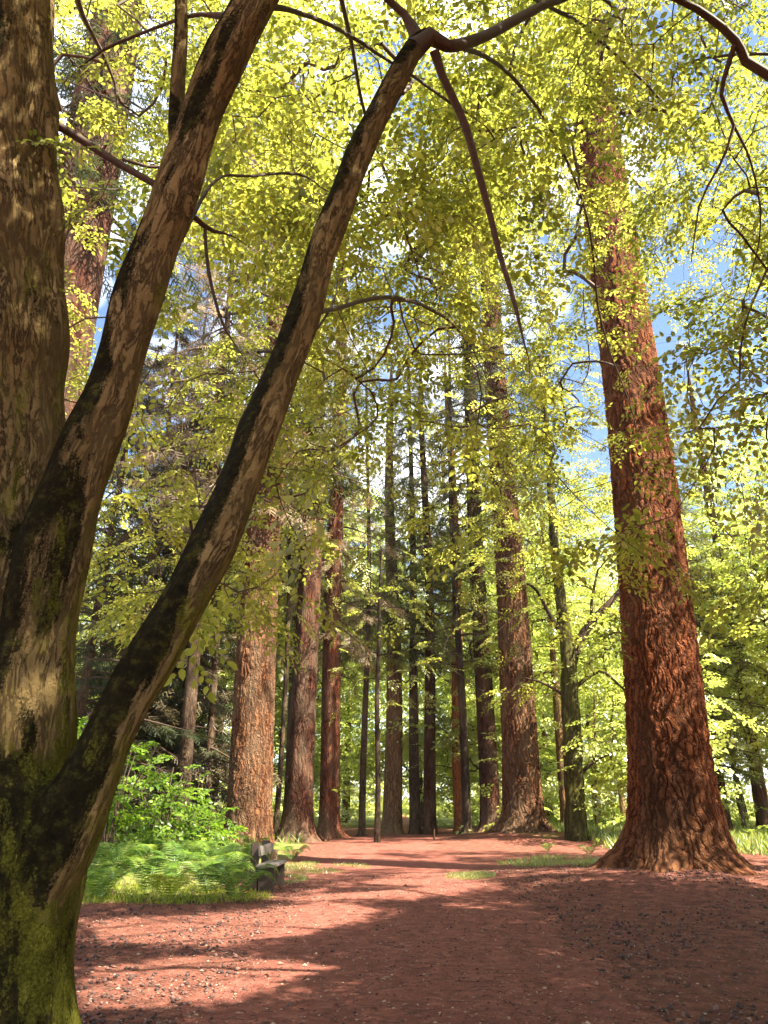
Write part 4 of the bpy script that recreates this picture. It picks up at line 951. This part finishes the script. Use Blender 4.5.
lt.add(np.c_[x, y, hgt(x, y) + .008 + .012 * (np.abs(x - path_c(y)) < path_w(y) * 1.05)], r.normal(size=(n, 3)) * np.array([1, 1, .12]), np.array([0, 0, 1.]) + r.normal(0, .35, (n, 3)), r.uniform(.008, .035, n) * np.where(r.random(n) < .1, 1.8, 1), T_SIMPLE, r.random(n) ** 1.3, wide=.8)
tag(link('leaf_litter', lt.mesh('leaf_litter', M_chip)), 'pale chips and fallen leaves scattered over path and floor', 'litter', kind='stuff')
lt = Tubes(); x, y, r = scatter(5000, 402, 1.5); n = len(x); a_ = r.uniform(0, 6.28, n); L = r.uniform(.03, .16, n) * np.where(r.random(n) < .07, 2.5, 1)
z = hgt(x, y) + .012; x2, y2 = x + np.cos(a_) * L, y + np.sin(a_) * L
lt.segs(np.c_[x, y, z], np.c_[x2, y2, hgt(x2, y2) + .015], .0028, .0015)
tag(link('twig_litter', lt.mesh('twig_litter', M_twig)), 'thin fallen twigs lying on the forest floor', 'litter', kind='stuff')

# ---------------------------------------------------------------- bench
def box(name, cx, cy, cz, sx, sy, sz, mat, parent, bev=.012, rot=(0, 0, 0)):
    import bmesh
    bm = bmesh.new(); bmesh.ops.create_cube(bm, size=1); bmesh.ops.scale(bm, vec=(sx, sy, sz), verts=bm.verts)
    bmesh.ops.subdivide_edges(bm, edges=[e for e in bm.edges if e.calc_length() > .5], cuts=3)
    bmesh.ops.bevel(bm, geom=[e for e in bm.edges if len(e.link_faces) == 2 and e.calc_face_angle() > .5], offset=bev, segments=2, affect='EDGES')
    for v in bm.verts: v.co += Vector(rng.normal(0, .0015, 3).tolist())
    me_ = bpy.data.meshes.new(name); bm.to_mesh(me_); bm.free(); me_.materials.append(mat)
    o = link(name, me_, parent); o.location = (cx, cy, cz); o.rotation_euler = rot; return o
bx_, by_ = G(265, 893)[:2]
bench = empty('park_bench', 'small weathered wooden bench with chunky dark ends facing the path', 'bench', (bx_, by_ + .5, float(hgt(bx_, by_ + .5)))); bench.rotation_euler[2] = R(-3)
for sy in (-.5, .5):
    box('post', -.20, sy, .40, .15, .12, .84, M_wood, bench)
    box('leg', .04, sy, .19, .30, .12, .42, M_wood, bench)
box('seat', .035, 0, .425, .36, 1.3, .05, M_woodpale, bench)
box('backrest', -.095, 0, .68, .045, 1.3, .18, M_woodpale, bench, rot=(0, R(-6), 0))
g_ = G(273, 866)
T1 = Tubes(); T1.add(np.array([(0, 0, -.1), (0, 0, .1), (.01, 0, .3), (.01, 0, .36)]), [.10, .095, .09, .085], 14, lambda th, L, RR: RR * (1 + .08 * np.cos(5 * th)))
T1.add(np.array([(.01, 0, .355), (.01, 0, .36)]), [.085, .001], 14)
o = link('stump', T1.mesh('stump', M_dark)); o.location = (g_[0], g_[1], float(hgt(g_[0], g_[1]))); tag(o, 'small dark cut stump just beyond the bench', 'stump')

# ---------------------------------------------------------------- air
HAZE = 0.00025
if HAZE:
    m, t, o = newmat('haze_air'); n = N(t)
    pv = n.add('ShaderNodeVolumePrincipled', i_Density=HAZE, i_Anisotropy=.3); pv.inputs['Color'].default_value = (.97, .98, .94, 1)
    n.l(pv.outputs[0], o.inputs['Volume'])
    bxv = np.array([(x, y, z) for z in (-1.5, 52) for x, y in ((-140, -25), (140, -25), (140, 150), (-140, 150))], float)
    bf = np.array([[0, 3, 2, 1], [4, 5, 6, 7], [0, 1, 5, 4], [1, 2, 6, 5], [2, 3, 7, 6], [3, 0, 4, 7]])
    tag(link('haze', mesh_from('haze', bxv, bf, m, smooth=False)), kind='stuff', label='thin pale sunlit air between the far trees')
sc.cycles.volume_bounces = 0; sc.cycles.volume_max_steps = 64; sc.cycles.volume_step_rate = 2
